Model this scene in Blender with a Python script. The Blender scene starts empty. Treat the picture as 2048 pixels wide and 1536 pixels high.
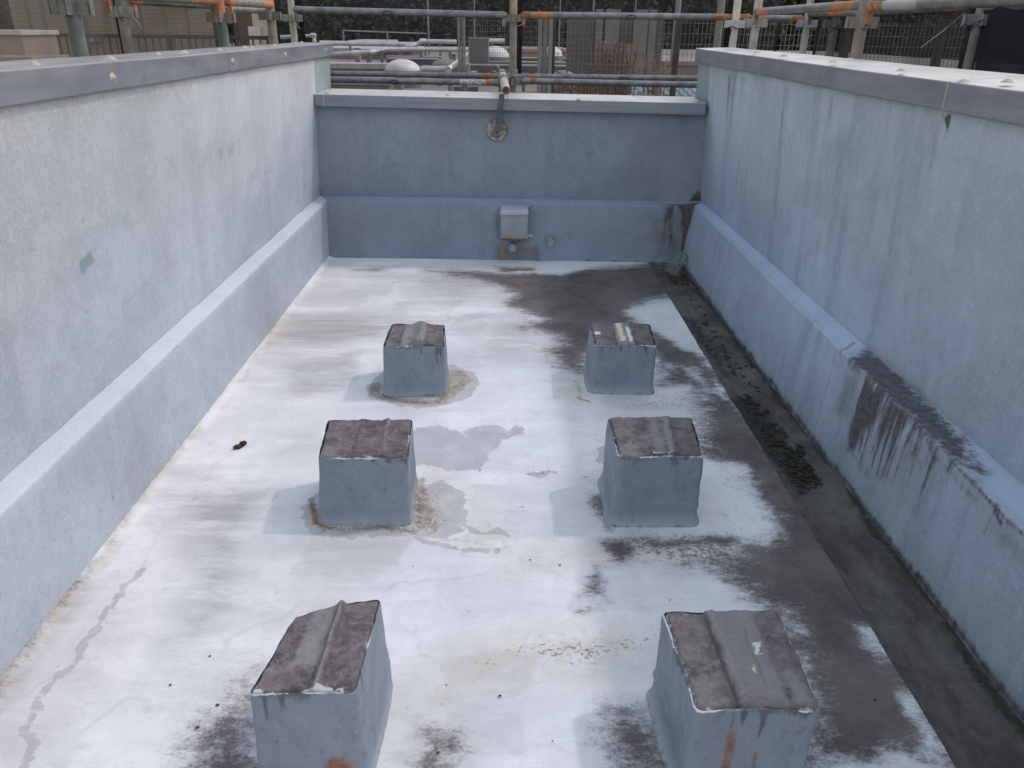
import bpy, math, random
import numpy as np
from mathutils import Matrix, Vector
random.seed(7); rng = np.random.default_rng(7)
scene = bpy.context.scene
COL = scene.collection
R = math.radians

# ------------------------------------------------------------------ survey of the photograph (metres; camera 1.5 m above the roof)
FPX, CAMH = 1540.0, 1.5
def _basis(vx=1010., vy=58., r=0.75):
    Y = np.array([(vx-1024)/FPX, -(vy-768)/FPX, -1.]); Y /= np.linalg.norm(Y)
    a = R(r); X = np.array([math.cos(a), -math.sin(a), 0.]); X -= X.dot(Y)*Y; X /= np.linalg.norm(X)
    return np.array([X, Y, np.cross(X, Y)])
BAS = _basis()
ORIGIN = np.array([0, 0, CAMH])
def ray(x, y): return BAS @ np.array([(x-1024)/FPX, -(y-768)/FPX, -1.])
def on_z(x, y, z=0.0):
    d = ray(x, y); return ORIGIN + (z-CAMH)/d[2]*d
def on_y(x, y, Y):
    d = ray(x, y); return ORIGIN + Y/d[1]*d
def on_x(x, y, X):
    d = ray(x, y); return ORIGIN + X/d[0]*d

# ------------------------------------------------------------------ object helpers
ORG = {}
def props(o, label=None, cat=None, group=None, kind=None):
    if label: o['label'] = label
    if cat: o['category'] = cat
    if group: o['group'] = group
    if kind: o['kind'] = kind
    return o
def thing(name, loc, label, cat, group=None):
    o = bpy.data.objects.new(name, None); COL.objects.link(o)
    o.empty_display_size = 0.05
    o.location = [float(c) for c in loc]; ORG[o.name] = np.array(loc, float)
    return props(o, label, cat, group)
def mesh_obj(name, V, F, mat, parent=None, smooth=False, attrs=None, org=None):
    V = np.asarray(V, float).reshape(-1, 3)
    if parent is not None: base = ORG[parent.name]
    elif org is not None: base = np.array(org, float)
    else:
        lo, hi = V.min(0), V.max(0); base = np.array([(lo[0]+hi[0])/2, (lo[1]+hi[1])/2, lo[2]])
    me = bpy.data.meshes.new(name)
    if isinstance(F, np.ndarray):
        n = F.shape[1]
        me.vertices.add(len(V)); me.vertices.foreach_set('co', (V-base).astype(np.float32).ravel())
        me.loops.add(F.size); me.loops.foreach_set('vertex_index', F.astype(np.int32).ravel())
        me.polygons.add(len(F)); me.polygons.foreach_set('loop_start', np.arange(0, F.size, n, dtype=np.int32))
        me.update(calc_edges=True)
    else:
        me.from_pydata([tuple(v) for v in (V-base)], [], F); me.update()
    me.polygons.foreach_set('use_smooth', np.full(len(me.polygons), bool(smooth)))
    if attrs:
        for k, a in attrs.items():
            at = me.attributes.new(k, 'FLOAT', 'POINT'); at.data.foreach_set('value', np.asarray(a, np.float32).ravel())
    me.materials.append(mat)
    o = bpy.data.objects.new(name, me); COL.objects.link(o)
    if parent is not None: o.parent = parent; ORG[o.name] = base
    else: o.location = base; ORG[o.name] = base
    return o

class Geo:
    """collects shapes in world coordinates, becomes one mesh"""
    def __init__(s): s.V = []; s.F = []
    def add(s, V, F):
        b = len(s.V); s.V += [tuple(float(c) for c in v) for v in V]; s.F += [tuple(i+b for i in f) for f in F]; return s
    def box(s, lo, hi, bev=0.0):
        (x0,y0,z0),(x1,y1,z1) = lo, hi
        if bev <= 0:
            V = [(x0,y0,z0),(x1,y0,z0),(x1,y1,z0),(x0,y1,z0),(x0,y0,z1),(x1,y0,z1),(x1,y1,z1),(x0,y1,z1)]
            return s.add(V, [(3,2,1,0),(4,5,6,7),(0,1,5,4),(1,2,6,5),(2,3,7,6),(3,0,4,7)])
        return s.hexa([(x0,y0,z0),(x1,y0,z0),(x1,y1,z0),(x0,y1,z0),(x0,y0,z1),(x1,y0,z1),(x1,y1,z1),(x0,y1,z1)], bev)
    def hexa(s, c, bev=0.0):
        c = [Vector(p) for p in c]
        if bev <= 0:
            return s.add(c, [(3,2,1,0),(4,5,6,7),(0,1,5,4),(1,2,6,5),(2,3,7,6),(3,0,4,7)])
        import bmesh
        bm = bmesh.new(); vs = [bm.verts.new(p) for p in c]
        for f in [(3,2,1,0),(4,5,6,7),(0,1,5,4),(1,2,6,5),(2,3,7,6),(3,0,4,7)]: bm.faces.new([vs[i] for i in f])
        bmesh.ops.bevel(bm, geom=list(bm.edges), offset=bev, segments=2, profile=0.6, affect='EDGES')
        bm.verts.index_update()
        V = [v.co.copy() for v in bm.verts]; F = [[v.index for v in f.verts] for f in bm.faces]; bm.free()
        return s.add(V, F)
    def bar(s, a, b, w, h, up=(0,0,1)):
        a, b = Vector(a), Vector(b); d = (b-a).normalized(); u = Vector(up)
        if abs(d.dot(u)) > .98: u = Vector((0,1,0))
        x = d.cross(u).normalized(); y = x.cross(d).normalized()
        c = []
        for p in (a, b):
            for i, j in ((-1,-1),(1,-1),(1,1),(-1,1)): c.append(p + x*(i*w/2) + y*(j*h/2))
        return s.add(c, [(3,2,1,0),(4,5,6,7),(0,1,5,4),(1,2,6,5),(2,3,7,6),(3,0,4,7)])
    def tube(s, pts, r, n=14, cap=True, wob=0.0):
        pts = [Vector(p) for p in pts]; rings = []; m = len(pts)
        rr = r if hasattr(r, '__len__') else [r]*m
        ref = None
        for i, p in enumerate(pts):
            if i == 0: d = pts[1]-p
            elif i == m-1: d = p-pts[i-1]
            else: d = (pts[i+1]-p).normalized() + (p-pts[i-1]).normalized()
            d.normalize()
            if ref is None: ref = Vector((0,0,1)) if abs(d.z) < .9 else Vector((0,1,0))
            x = d.cross(ref).normalized(); y = x.cross(d).normalized(); ref = y
            rings.append([p + (x*math.cos(2*math.pi*k/n) + y*math.sin(2*math.pi*k/n))*rr[i] for k in range(n)])
        V = [v for g in rings for v in g]; F = []
        for i in range(m-1):
            for k in range(n):
                F.append((i*n+k, i*n+(k+1)%n, (i+1)*n+(k+1)%n, (i+1)*n+k))
        if cap: F += [tuple(range(n-1,-1,-1)), tuple((m-1)*n+k for k in range(n))]
        return s.add(V, F)
    def lathe(s, c, prof, n=24, axis=(0,0,1)):
        """prof: (radius, height along axis)"""
        ax = Vector(axis).normalized(); ref = Vector((1,0,0)) if abs(ax.x) < .9 else Vector((0,1,0))
        x = ax.cross(ref).normalized(); y = ax.cross(x).normalized(); c = Vector(c)
        V = [c + ax*h + (x*math.cos(2*math.pi*k/n) + y*math.sin(2*math.pi*k/n))*max(r, 1e-5) for r, h in prof for k in range(n)]
        F = []
        for i in range(len(prof)-1):
            for k in range(n): F.append((i*n+k, (i+1)*n+k, (i+1)*n+(k+1)%n, i*n+(k+1)%n))
        return s.add(V, F)
    def build(s, name, mat, parent=None, smooth=False, org=None):
        o = mesh_obj(name, s.V, s.F, mat, parent, False, None, org)
        if smooth:
            me = o.data; me.polygons.foreach_set('use_smooth', np.ones(len(me.polygons), bool))
            try: me.set_sharp_from_angle(angle=R(40))
            except Exception: pass
        return o

# ------------------------------------------------------------------ masks drawn on surfaces (2-D metric coordinates)
def sd_poly(P, poly):
    poly = np.asarray(poly, float); d = np.full(len(P), 1e9); sgn = np.zeros(len(P), bool)
    n = len(poly)
    for i in range(n):
        a, b = poly[i], poly[(i+1) % n]; e = b-a; w = P-a
        t = np.clip((w@e)/max(e@e, 1e-12), 0, 1); q = w - t[:,None]*e
        d = np.minimum(d, (q*q).sum(1))
        c = ((a[1] > P[:,1]) != (b[1] > P[:,1]))
        with np.errstate(divide='ignore', invalid='ignore'):
            xi = (b[0]-a[0])*(P[:,1]-a[1])/(b[1]-a[1]) + a[0]
        sgn ^= c & (P[:,0] < xi)
    d = np.sqrt(d); return np.where(sgn, -d, d)
def sd_path(P, path, r):
    path = np.asarray(path, float); d = np.full(len(P), 1e9)
    for i in range(len(path)-1):
        a, b = path[i], path[i+1]; e = b-a; w = P-a
        t = np.clip((w@e)/max(e@e, 1e-12), 0, 1); q = w - t[:,None]*e
        d = np.minimum(d, (q*q).sum(1))
    return np.sqrt(d) - r
def paint(P, items, m=None):
    """items: ('p', poly, softness, value) or ('l', path, radius, softness, value); value < 0 erases"""
    if m is None: m = np.zeros(len(P))
    for it in items:
        if it[0] == 'p': pts, w, v = np.asarray(it[1], float), it[2], it[3]; pad = w*1.2
        else: pts, w, v = np.asarray(it[1], float), it[3], it[4]; pad = w*1.2+it[2]
        lo, hi = pts.min(0)-pad, pts.max(0)+pad
        idx = np.where(((P >= lo) & (P <= hi)).all(1))[0]
        if not len(idx): continue
        sd = sd_poly(P[idx], pts) if it[0] == 'p' else sd_path(P[idx], pts, it[2])
        k = np.clip(.5 - sd/(2*w), 0, 1)
        if v >= 0: m[idx] = np.maximum(m[idx], k*v)
        else: m[idx] = m[idx]*(1 + k*v)
    return m

def vnoise(P, scale, seed=0, octs=3):
    """cheap smooth value noise, any dimension -> about [-1, 1]"""
    P = np.asarray(P, float); out = np.zeros(len(P)); amp = 1; tot = 0
    for o in range(octs):
        Q = P*scale*(2**o) + 17.3*(o+seed); I = np.floor(Q).astype(np.int64); f = Q-I; f = f*f*(3-2*f)
        D = P.shape[1]; val = np.zeros(len(P))
        for c in range(1 << D):
            w = np.ones(len(P)); h = np.full(len(P), 1013+seed*7919, np.int64)
            for k in range(D):
                b = (c >> k) & 1; w = w*(f[:,k] if b else 1-f[:,k]); h = (h*1103515245 + (I[:,k]+b)*(374761393+k*668265263)) & 0x7fffffff
            h = (h ^ (h >> 13))*1274126177 & 0x7fffffff; h ^= h >> 16
            val += w*((h & 0xffff)/32767.5 - 1)
        out += val*amp; tot += amp; amp *= .5
    return out/tot

# ------------------------------------------------------------------ node helper
class Mat:
    def __init__(s, name, rough=.8, metal=0., spec=.3):
        s.m = bpy.data.materials.new(name); s.m.use_nodes = True; s.t = s.m.node_tree
        s.b = s.t.nodes['Principled BSDF']; s.b.inputs['Roughness'].default_value = rough
        s.b.inputs['Metallic'].default_value = metal; s.b.inputs['Specular IOR Level'].default_value = spec
        s.co = None
    def _in(s, sock, v):
        if v is None: return
        if isinstance(v, bpy.types.NodeSocket): s.t.links.new(v, sock)
        elif isinstance(v, (tuple, list)):
            v = tuple(v)
            if len(sock.default_value) == 4 and len(v) == 3: v = v + (1.,)
            sock.default_value = v
        else:
            try: sock.default_value = v
            except TypeError: sock.default_value = (v, v, v, 1.)[:len(sock.default_value)]
    def coord(s, scale=(1,1,1), off=(0,0,0)):
        if s.co is None: s.co = s.t.nodes.new('ShaderNodeTexCoord').outputs['Object']
        if tuple(scale) == (1,1,1) and tuple(off) == (0,0,0): return s.co
        n = s.t.nodes.new('ShaderNodeMapping'); s.t.links.new(s.co, n.inputs['Vector'])
        n.inputs['Scale'].default_value = scale; n.inputs['Location'].default_value = off
        return n.outputs[0]
    def noise(s, scale, detail=4, rough=.55, vec=None, dist=0.):
        n = s.t.nodes.new('ShaderNodeTexNoise'); s._in(n.inputs['Vector'], vec or s.coord())
        n.inputs['Scale'].default_value = scale; n.inputs['Detail'].default_value = detail
        n.inputs['Roughness'].default_value = rough; n.inputs['Distortion'].default_value = dist
        return n.outputs['Fac']
    def voro(s, scale, vec=None, feat='F1', out='Distance'):
        n = s.t.nodes.new('ShaderNodeTexVoronoi'); n.feature = feat; s._in(n.inputs['Vector'], vec or s.coord())
        n.inputs['Scale'].default_value = scale; return n.outputs[out]
    def math(s, op, a, b=None, c=None):
        n = s.t.nodes.new('ShaderNodeMath'); n.operation = op
        s._in(n.inputs[0], a); s._in(n.inputs[1], b); s._in(n.inputs[2], c); return n.outputs[0]
    def step(s, v, lo, hi, a=0., b=1.):
        n = s.t.nodes.new('ShaderNodeMapRange'); n.interpolation_type = 'SMOOTHSTEP'
        s._in(n.inputs['Value'], v); n.inputs['From Min'].default_value = lo; n.inputs['From Max'].default_value = hi
        n.inputs['To Min'].default_value = a; n.inputs['To Max'].default_value = b; return n.outputs['Result']
    def mix(s, f, a, b, blend='MIX'):
        n = s.t.nodes.new('ShaderNodeMix'); n.data_type = 'RGBA'; n.blend_type = blend; n.clamp_factor = True
        s._in(n.inputs[0], f); s._in(n.inputs[6], a); s._in(n.inputs[7], b); return n.outputs[2]
    def attr(s, name):
        n = s.t.nodes.new('ShaderNodeAttribute'); n.attribute_name = name; return n.outputs['Fac']
    def brk(s, m, n, amp=.8, h=.08, at=.5):
        """mask m broken up by noise n -> crisp 0..1"""
        v = s.math('ADD', m, s.math('MULTIPLY', s.math('SUBTRACT', n, .5), amp)); return s.step(v, at-h, at+h)
    def mul(s, a, b): return s.math('MULTIPLY', a, b)
    def bump(s, hgt, strength=.4, dist=.003, normal=None):
        n = s.t.nodes.new('ShaderNodeBump'); n.inputs['Strength'].default_value = strength; n.inputs['Distance'].default_value = dist
        s._in(n.inputs['Height'], hgt); s._in(n.inputs['Normal'], normal); return n.outputs[0]
    def out(s, col=None, normal=None, rough=None):
        s._in(s.b.inputs['Base Color'], col); s._in(s.b.inputs['Normal'], normal); s._in(s.b.inputs['Roughness'], rough); return s.m

# ------------------------------------------------------------------ materials
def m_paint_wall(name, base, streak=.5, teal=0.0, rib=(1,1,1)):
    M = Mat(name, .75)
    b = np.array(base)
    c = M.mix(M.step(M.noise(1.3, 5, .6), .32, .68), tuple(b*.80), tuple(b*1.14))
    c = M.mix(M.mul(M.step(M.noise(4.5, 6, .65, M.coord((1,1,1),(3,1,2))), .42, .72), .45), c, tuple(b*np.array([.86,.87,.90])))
    c = M.mix(M.mul(M.step(M.noise(2.4, 4, .6, M.coord((1,1,1),(9,4,2))), .5, .7), .35), c, tuple(b*np.array([1.12,1.11,1.08])))
    st = M.noise(5, 4, .6, M.coord((1,1,.07),(2,5,0)))
    c = M.mix(M.mul(M.step(st, .5, .68), streak), c, tuple(b*np.array([.62,.63,.68])))
    st2 = M.noise(9, 4, .6, M.coord((1,1,.05),(7,2,0)))
    c = M.mix(M.mul(M.step(st2, .54, .7), streak*.7), c, tuple(b*np.array([1.2,1.19,1.15])))
    if teal: c = M.mix(M.mul(M.step(M.noise(1.8, 3, .5, M.coord((1,1,1),(5,5,5))), .48, .7), teal), c, tuple(b*np.array([.80,.95,.96])))
    c = M.mix(M.mul(M.step(M.noise(13, 6, .72, M.coord((1,1,.6),(6,1,2))), .48, .66), .38), c, tuple(b*np.array([.76,.77,.80])))
    c = M.mix(M.mul(M.step(M.noise(19, 6, .75, M.coord((1,1,.8),(1,7,2))), .50, .68), .36), c, tuple(b*np.array([1.24,1.23,1.20])))
    fine = M.noise(100, 4, .8)
    c = M.mix(M.mul(M.step(fine, .5, .68), .50), c, tuple(b*1.32))
    c = M.mix(M.mul(M.step(M.noise(80, 4, .8, M.coord((1,1,1),(1,2,3))), .53, .70), .52), c, tuple(b*.60))
    c = M.mix(M.step(M.noise(34, 4, .7, M.coord((1,1,1),(8,2,3))), .745, .77), c, (.16,.16,.17))
    # surveyed wear; 'light' also paints sky brightness onto the ledge tops
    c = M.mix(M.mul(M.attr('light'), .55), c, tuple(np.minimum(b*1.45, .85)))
    c = M.mix(M.mul(M.brk(M.attr('green'), M.noise(22, 6, .7), 1.1, .22), .75), c, (.19,.275,.30))
    soft = M.noise(14, 6, .7, M.coord((1,1,.25)))
    c = M.mix(M.mul(M.step(M.math('ADD', M.attr('grime'), M.mul(M.math('SUBTRACT', soft, .5), .7)), .2, 1.0), .9), c, (.15,.14,.14))
    sn = M.math('ADD', M.mul(M.noise(42, 6, .7, M.coord((1,1,.09))), .62), M.mul(M.noise(30, 7, .75, M.coord((1,1,.6))), .38))
    c = M.mix(M.mul(M.brk(M.attr('stain'), sn, 1.7, .28, .36), .42), c, (.16,.15,.155))
    c = M.mix(M.mul(M.brk(M.attr('stain'), sn, 1.9, .20, .52), .90), c, M.mix(M.step(M.noise(40,6,.75),.35,.65), (.048,.040,.046), (.13,.112,.118)))
    c = M.mix(M.mul(M.brk(M.attr('rust'), M.noise(50, 5, .7), .7, .25), .8), c, M.mix(M.noise(30,4), (.30,.17,.06), (.42,.30,.14)))
    c = M.mix(M.brk(M.attr('chip'), M.noise(60, 4, .7), .8, .12), c, (.62,.58,.47))
    c = M.mix(M.mul(M.attr('crack'), .8), c, (.10,.10,.11))
    h = M.math('ADD', M.mul(M.noise(190, 4, .75), .8), M.mul(M.noise(38, 4, .6), 1.0))
    return M.out(c, M.bump(h, .55, .004), M.step(M.noise(8,3), .3, .7, .65, .85))

def m_floor():
    M = Mat('floor_coating', .7)
    c = M.mix(M.step(M.noise(1.6, 7, .68), .34, .66), (.66,.665,.685), (.83,.83,.835))
    bs = M.noise(3.2, 6, .62, M.coord((.35,1.6,1),(4,2,0)))          # roller strokes across the roof
    c = M.mix(M.mul(M.step(bs, .49, .70), .40), c, (.52,.525,.545))
    c = M.mix(M.mul(M.step(M.noise(17, 8, .75, M.coord((.8,1.1,1),(8,1,0))), .52, .70), .36), c, (.50,.50,.515))
    c = M.mix(M.mul(M.step(M.noise(5, 7, .7, M.coord((.5,1.3,1),(1,8,0))), .5, .75), .30), c, (.86,.86,.86))
    c = M.mix(M.mul(M.step(M.noise(95, 5, .8), .52, .70), .42), c, (.50,.50,.52))
    c = M.mix(M.step(M.noise(42, 4, .75, M.coord((1,1,1),(7,3,0))), .735, .76), c, (.20,.19,.185))
    c = M.mix(M.mul(M.attr('patch'), .20), c, (.50,.505,.525))
    c = M.mix(M.mul(M.attr('grey_film'), M.step(M.noise(7, 7, .7, M.coord((.4,1.5,1))), .25, .6)), c, (.40,.40,.41))
    c = M.mix(M.mul(M.attr('film'), M.step(M.noise(9, 7, .72, M.coord((.35,1.8,1),(3,3,0))), .22, .62)), c, (.34,.325,.31))
    # ochre algae film
    c = M.mix(M.mul(M.attr('ochre'), M.step(M.noise(14, 7, .75), .32, .66)), c, (.60,.55,.42))
    # tide marks of dried puddles: smooth grey with crisp crinkled rim
    wn = M.noise(26, 5, .62, None, .4)
    wet = M.brk(M.attr('wet'), wn, 1.1, .06)
    rim = M.math('SUBTRACT', M.brk(M.attr('wet'), wn, 1.1, .06, .40), M.brk(M.attr('wet'), wn, 1.1, .06, .52))
    c = M.mix(M.mul(wet, M.step(M.noise(9,6,.7), .25,.6,.42,.78)), c, M.mix(M.noise(12,6,.7), (.33,.33,.35), (.47,.47,.485)))
    c = M.mix(M.mul(rim, .12), c, (.86,.84,.78))
    # brown grime with peeled, speckled border
    sn = M.noise(7, 9, .74, M.coord((.6,1.25,1),(2,0,0)), .6)
    sm = M.noise(34, 7, .76, M.coord((.62,1.2,1),(5,2,0)), .2)
    sf = M.noise(110, 4, .78, M.coord((.85,1.1,1)))
    nn = M.math('ADD', M.math('ADD', M.mul(sn, .40), M.mul(sm, .36)), M.mul(sf, .24))
    dark = M.mix(M.step(M.noise(3.2, 7, .72), .34, .66), (.060,.047,.044), (.138,.117,.108))
    dark = M.mix(M.mul(M.step(M.noise(42, 6, .75), .52, .72), .4), dark, (.20,.182,.175))
    dark = M.mix(M.mul(M.step(M.noise(16, 7, .75, M.coord((.5,1.3,1),(6,6,0))), .54, .68), .6), dark, (.055,.047,.047))
    dark = M.mix(M.mul(M.step(M.noise(90, 4, .8, M.coord((1,1,1),(2,4,0))), .62, .74), .4), dark, (.28,.265,.255))
    thin = M.brk(M.attr('stain'), nn, 2.4, .42, .36)
    c = M.mix(M.mul(thin, .55), c, (.26,.245,.24))
    stain = M.brk(M.attr('stain'), nn, 3.0, .30, .52)
    c = M.mix(M.mul(stain, .93), c, dark)
    # small speckles of mould
    sp = M.brk(M.mul(M.attr('speck'), .75), M.noise(62, 5, .75, M.coord((.8,1.1,1),(3,9,0))), 2.2, .14, .70)
    c = M.mix(M.mul(sp, .85), c, (.15,.135,.12))
    # crust and rust round the pads
    cn = M.noise(45, 6, .72, None, 1.2)
    crust = M.brk(M.attr('crust'), cn, 1.3, .30)
    c = M.mix(M.mul(crust, .85), c, M.mix(M.step(M.noise(11,7,.72),.34,.66), (.135,.102,.085), (.42,.355,.265)))
    ridge = M.math('SUBTRACT', 1., M.step(M.math('ABSOLUTE', M.math('SUBTRACT', M.noise(30, 4, .6, None, .6), .5)), .0, .025))
    c = M.mix(M.mul(ridge, M.step(M.attr('crust'), .12, .5, 0, .7)), c, (.74,.71,.64))
    c = M.mix(M.mul(M.brk(M.attr('rust'), M.noise(60,4,.7), .9, .2), .8), c, (.25,.10,.03))
    c = M.mix(M.mul(M.attr('seam'), .5), c, (.86,.86,.86))
    c = M.mix(M.mul(M.attr('crack'), .7), c, (.25,.245,.25))
    h = M.math('ADD', M.mul(M.noise(160, 4, .75), .55), M.mul(M.noise(30, 5, .65, M.coord((.6,1.2,1))), 1.))
    h = M.math('ADD', h, M.mul(M.attr('crust'), M.mul(cn, 2.)))
    return M.out(c, M.bump(h, .45, .003), M.step(stain, 0, 1, .62, .8))

def m_gutter():
    M = Mat('gutter_silt', .85)
    c = M.mix(M.step(M.noise(4, 8, .72, M.coord((1.5,.7,1))), .34, .66), (.068,.060,.055), (.15,.136,.125))
    c = M.mix(M.mul(M.step(M.noise(30,5,.7), .5, .72), .45), c, (.055,.05,.043))
    c = M.mix(M.mul(M.step(M.noise(100,4,.78), .60, .70), .6), c, (.30,.28,.26))
    c = M.mix(M.mul(M.step(M.noise(11,7,.75,M.coord((1,1,1),(5,2,0))), .54, .68), .5), c, (.045,.040,.034))
    c = M.mix(M.brk(M.attr('stain'), M.noise(34,6,.75), 1.4, .15), c, (.035,.036,.028))
    c = M.mix(M.mul(M.attr('green'), M.step(M.noise(12,5), .4,.65)), c, (.055,.062,.035))
    h = M.math('ADD', M.noise(120,5,.75), M.mul(M.noise(25,5,.7), 1.5))
    return M.out(c, M.bump(h, .7, .004))

def m_cap():
    M = Mat('bitumen_cap', .8)
    c = M.mix(M.step(M.noise(7, 8, .74), .34, .66), (.085,.068,.072), (.205,.180,.184))
    c = M.mix(M.mul(M.step(M.noise(22, 8, .76), .50, .66), .62), c, (.27,.25,.25))
    c = M.mix(M.mul(M.step(M.noise(15, 8, .76, M.coord((1,1,1),(4,4,4))), .50, .64), .7), c, (.055,.045,.049))
    c = M.mix(M.mul(M.step(M.noise(60, 6, .8, M.coord((1,1,1),(1,4,2))), .56, .68), .6), c, (.36,.34,.34))
    c = M.mix(M.step(M.noise(52, 5, .75, M.coord((1,1,1),(9,4,2))), .70, .725), c, (.56,.56,.57))
    c = M.mix(M.mul(M.brk(M.attr('strip'), M.noise(30,6,.7), .9, .2), .75), c, M.mix(M.noise(24,6,.7), (.19,.185,.18), (.34,.335,.33)))
    c = M.mix(M.brk(M.attr('chip'), M.noise(48, 6, .75), 1.15, .06), c, (.62,.64,.66))
    c = M.mix(M.brk(M.attr('yellow'), M.noise(70, 5, .75), 1.2, .08), c, (.66,.60,.42))
    c = M.mix(M.mul(M.attr('crack'), M.step(M.noise(30,3), .3,.6,.55,1.)), c, (.03,.028,.03))
    h = M.math('ADD', M.noise(150,4,.75), M.mul(M.noise(35,6,.7), 2.))
    return M.out(c, M.bump(h, .7, .004), .8)

def m_block():
    M = Mat('pad_paint', .6)
    b = np.array([.232,.278,.343])
    c = M.mix(M.step(M.noise(5, 5, .6), .3, .7), tuple(b*.88), tuple(b*1.10))
    c = M.mix(M.mul(M.step(M.noise(10, 5, .65, M.coord((1,1,.15),(3,3,0))), .5, .7), .5), c, tuple(b*.74))
    c = M.mix(M.mul(M.step(M.noise(48, 6, .78), .52, .70), .5), c, tuple(b*1.42))
    c = M.mix(M.mul(M.step(M.noise(38, 6, .75, M.coord((1,1,.5),(2,8,1))), .52, .68), .6), c, tuple(b*.58))
    c = M.mix(M.step(M.noise(44, 5, .75, M.coord((1,1,.7),(5,5,1))), .715, .74), c, (.12,.12,.125))
    c = M.mix(M.step(M.noise(40, 5, .75, M.coord((1,1,.7),(1,9,4))), .72, .74), c, (.55,.57,.60))
    up = M.attr('foot')
    c = M.mix(M.mul(up, .5), c, (.48,.51,.56))
    c = M.mix(M.mul(M.brk(M.attr('grime'), M.noise(40,6,.75,M.coord((1,1,.35))), 1.25, .15), .85), c, (.10,.10,.11))
    c = M.mix(M.brk(M.attr('chip'), M.noise(55,5,.75), 1.1, .08), c, (.66,.68,.70))
    c = M.mix(M.mul(M.brk(M.attr('rust'), M.noise(45,6,.75,M.coord((1,1,.5))), 1.3, .28), .85), c, M.mix(M.step(M.noise(60,5,.75),.3,.7), (.16,.06,.025), (.36,.17,.065)))
    c = M.mix(M.brk(M.attr('crust'), M.noise(60,6,.75), 1.3, .12), c, M.mix(M.noise(30,5,.7), (.13,.105,.07), (.42,.36,.26)))
    h = M.math('ADD', M.mul(M.noise(130,4,.7), .4), M.mul(M.noise(22,5,.6,M.coord((1,1,1.6))), 1.6))
    return M.out(c, M.bump(h, .5, .005), M.step(M.noise(12,3), .3,.7,.45,.7))

def m_simple(name, a, b, scale=8, rough=.6, metal=0., bump=.2, bscale=60, spec=.3, chip=None, chip_at=.62, stretch=(1,1,1)):
    M = Mat(name, rough, metal, spec)
    c = M.mix(M.step(M.noise(scale, 6, .65, M.coord(stretch)), .32, .68), a, b)
    if chip: c = M.mix(M.step(M.noise(scale*4, 6, .75, M.coord(stretch,(3,1,7))), chip_at, chip_at+.05), c, chip)
    return M.out(c, M.bump(M.noise(bscale, 4, .7), bump, .003) if bump else None)

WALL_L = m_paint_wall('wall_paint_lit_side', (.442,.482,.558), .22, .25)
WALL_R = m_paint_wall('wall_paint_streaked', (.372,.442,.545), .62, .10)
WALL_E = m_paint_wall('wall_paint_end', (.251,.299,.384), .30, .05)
FLOOR, GUT, CAP, PAD = m_floor(), m_gutter(), m_cap(), m_block()
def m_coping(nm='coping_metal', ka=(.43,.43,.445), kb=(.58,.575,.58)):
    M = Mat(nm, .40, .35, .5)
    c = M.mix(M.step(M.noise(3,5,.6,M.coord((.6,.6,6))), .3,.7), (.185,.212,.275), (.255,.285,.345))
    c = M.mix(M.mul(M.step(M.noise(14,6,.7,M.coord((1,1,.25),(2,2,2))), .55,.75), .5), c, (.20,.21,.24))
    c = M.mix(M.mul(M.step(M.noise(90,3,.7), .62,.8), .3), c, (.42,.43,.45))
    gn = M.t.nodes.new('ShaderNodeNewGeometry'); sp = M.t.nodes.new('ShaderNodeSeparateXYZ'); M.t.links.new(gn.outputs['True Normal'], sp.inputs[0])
    lit_top = M.mix(M.step(M.noise(5,6,.7,M.coord((1,.5,1))), .35,.65), ka, kb)
    c = M.mix(M.step(sp.outputs[2], .6, .85), c, M.mix(M.mul(M.step(M.noise(25,6,.75), .54,.7), .4), lit_top, (.36,.34,.33)))  # upward faces lightened: sky brightness put into the metal's colour
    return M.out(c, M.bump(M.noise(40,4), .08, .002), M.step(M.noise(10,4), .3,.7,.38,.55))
COPING = m_coping(); COPING_DIM_TOP = m_coping('coping_metal_dim_top', (.255,.25,.262), (.34,.332,.342))  # left capping: same metal with less brightness painted on its top
SEAL = m_simple('sealant', (.33,.30,.265), (.46,.43,.385), 60, .7, bump=.4, bscale=200)
GALV = m_simple('galvanised_tube', (.115,.13,.145), (.215,.235,.25), 14, .5, .4, .15, 90, .4, (.50,.51,.51), .655, (1,1,1))
GALV_PALE = m_simple('pale_galvanised', (.25,.265,.28), (.38,.395,.41), 10, .55, .2, .15, 90, .4, (.25,.25,.24), .66)
GALV_OLD = m_simple('weathered_galvanised', (.135,.135,.132), (.235,.23,.22), 12, .65, .2, .25, 70, .3, (.40,.38,.34), .63)
TEALPOST = m_simple('teal_grey_paint', (.085,.112,.128), (.145,.178,.195), 10, .6, .1, .15, 90, .3, (.42,.45,.44), .65)
ORANGE = m_simple('orange_band_paint', (.29,.12,.06), (.42,.185,.095), 22, .65, .0, .15, 90, .3, (.28,.25,.24), .56)
RUSTY = m_simple('rusty_steel', (.16,.085,.055), (.36,.20,.12), 20, .8, .1, .3, 90, .2, (.42,.40,.38), .60)
STEEL = m_simple('clamp_steel', (.18,.19,.20), (.30,.31,.32), 25, .5, .5, .15, 120, .4, (.26,.20,.15), .64)
BLACKCLOTH = m_simple('black_net_hem', (.012,.012,.016), (.03,.03,.036), 30, .9, 0, .2, 200, .1)
WIRE = m_simple('tie_wire_steel', (.16,.16,.17), (.30,.30,.31), 30, .5, .5, 0)
DARKWIRE = m_simple('dark_tie_wire', (.03,.03,.035), (.06,.06,.065), 30, .6, .3, 0)
STUB = m_simple('tie_tube_paint', (.30,.295,.28), (.46,.45,.42), 25, .65, .1, .25, 90, .3, (.22,.19,.16), .62)
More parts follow.
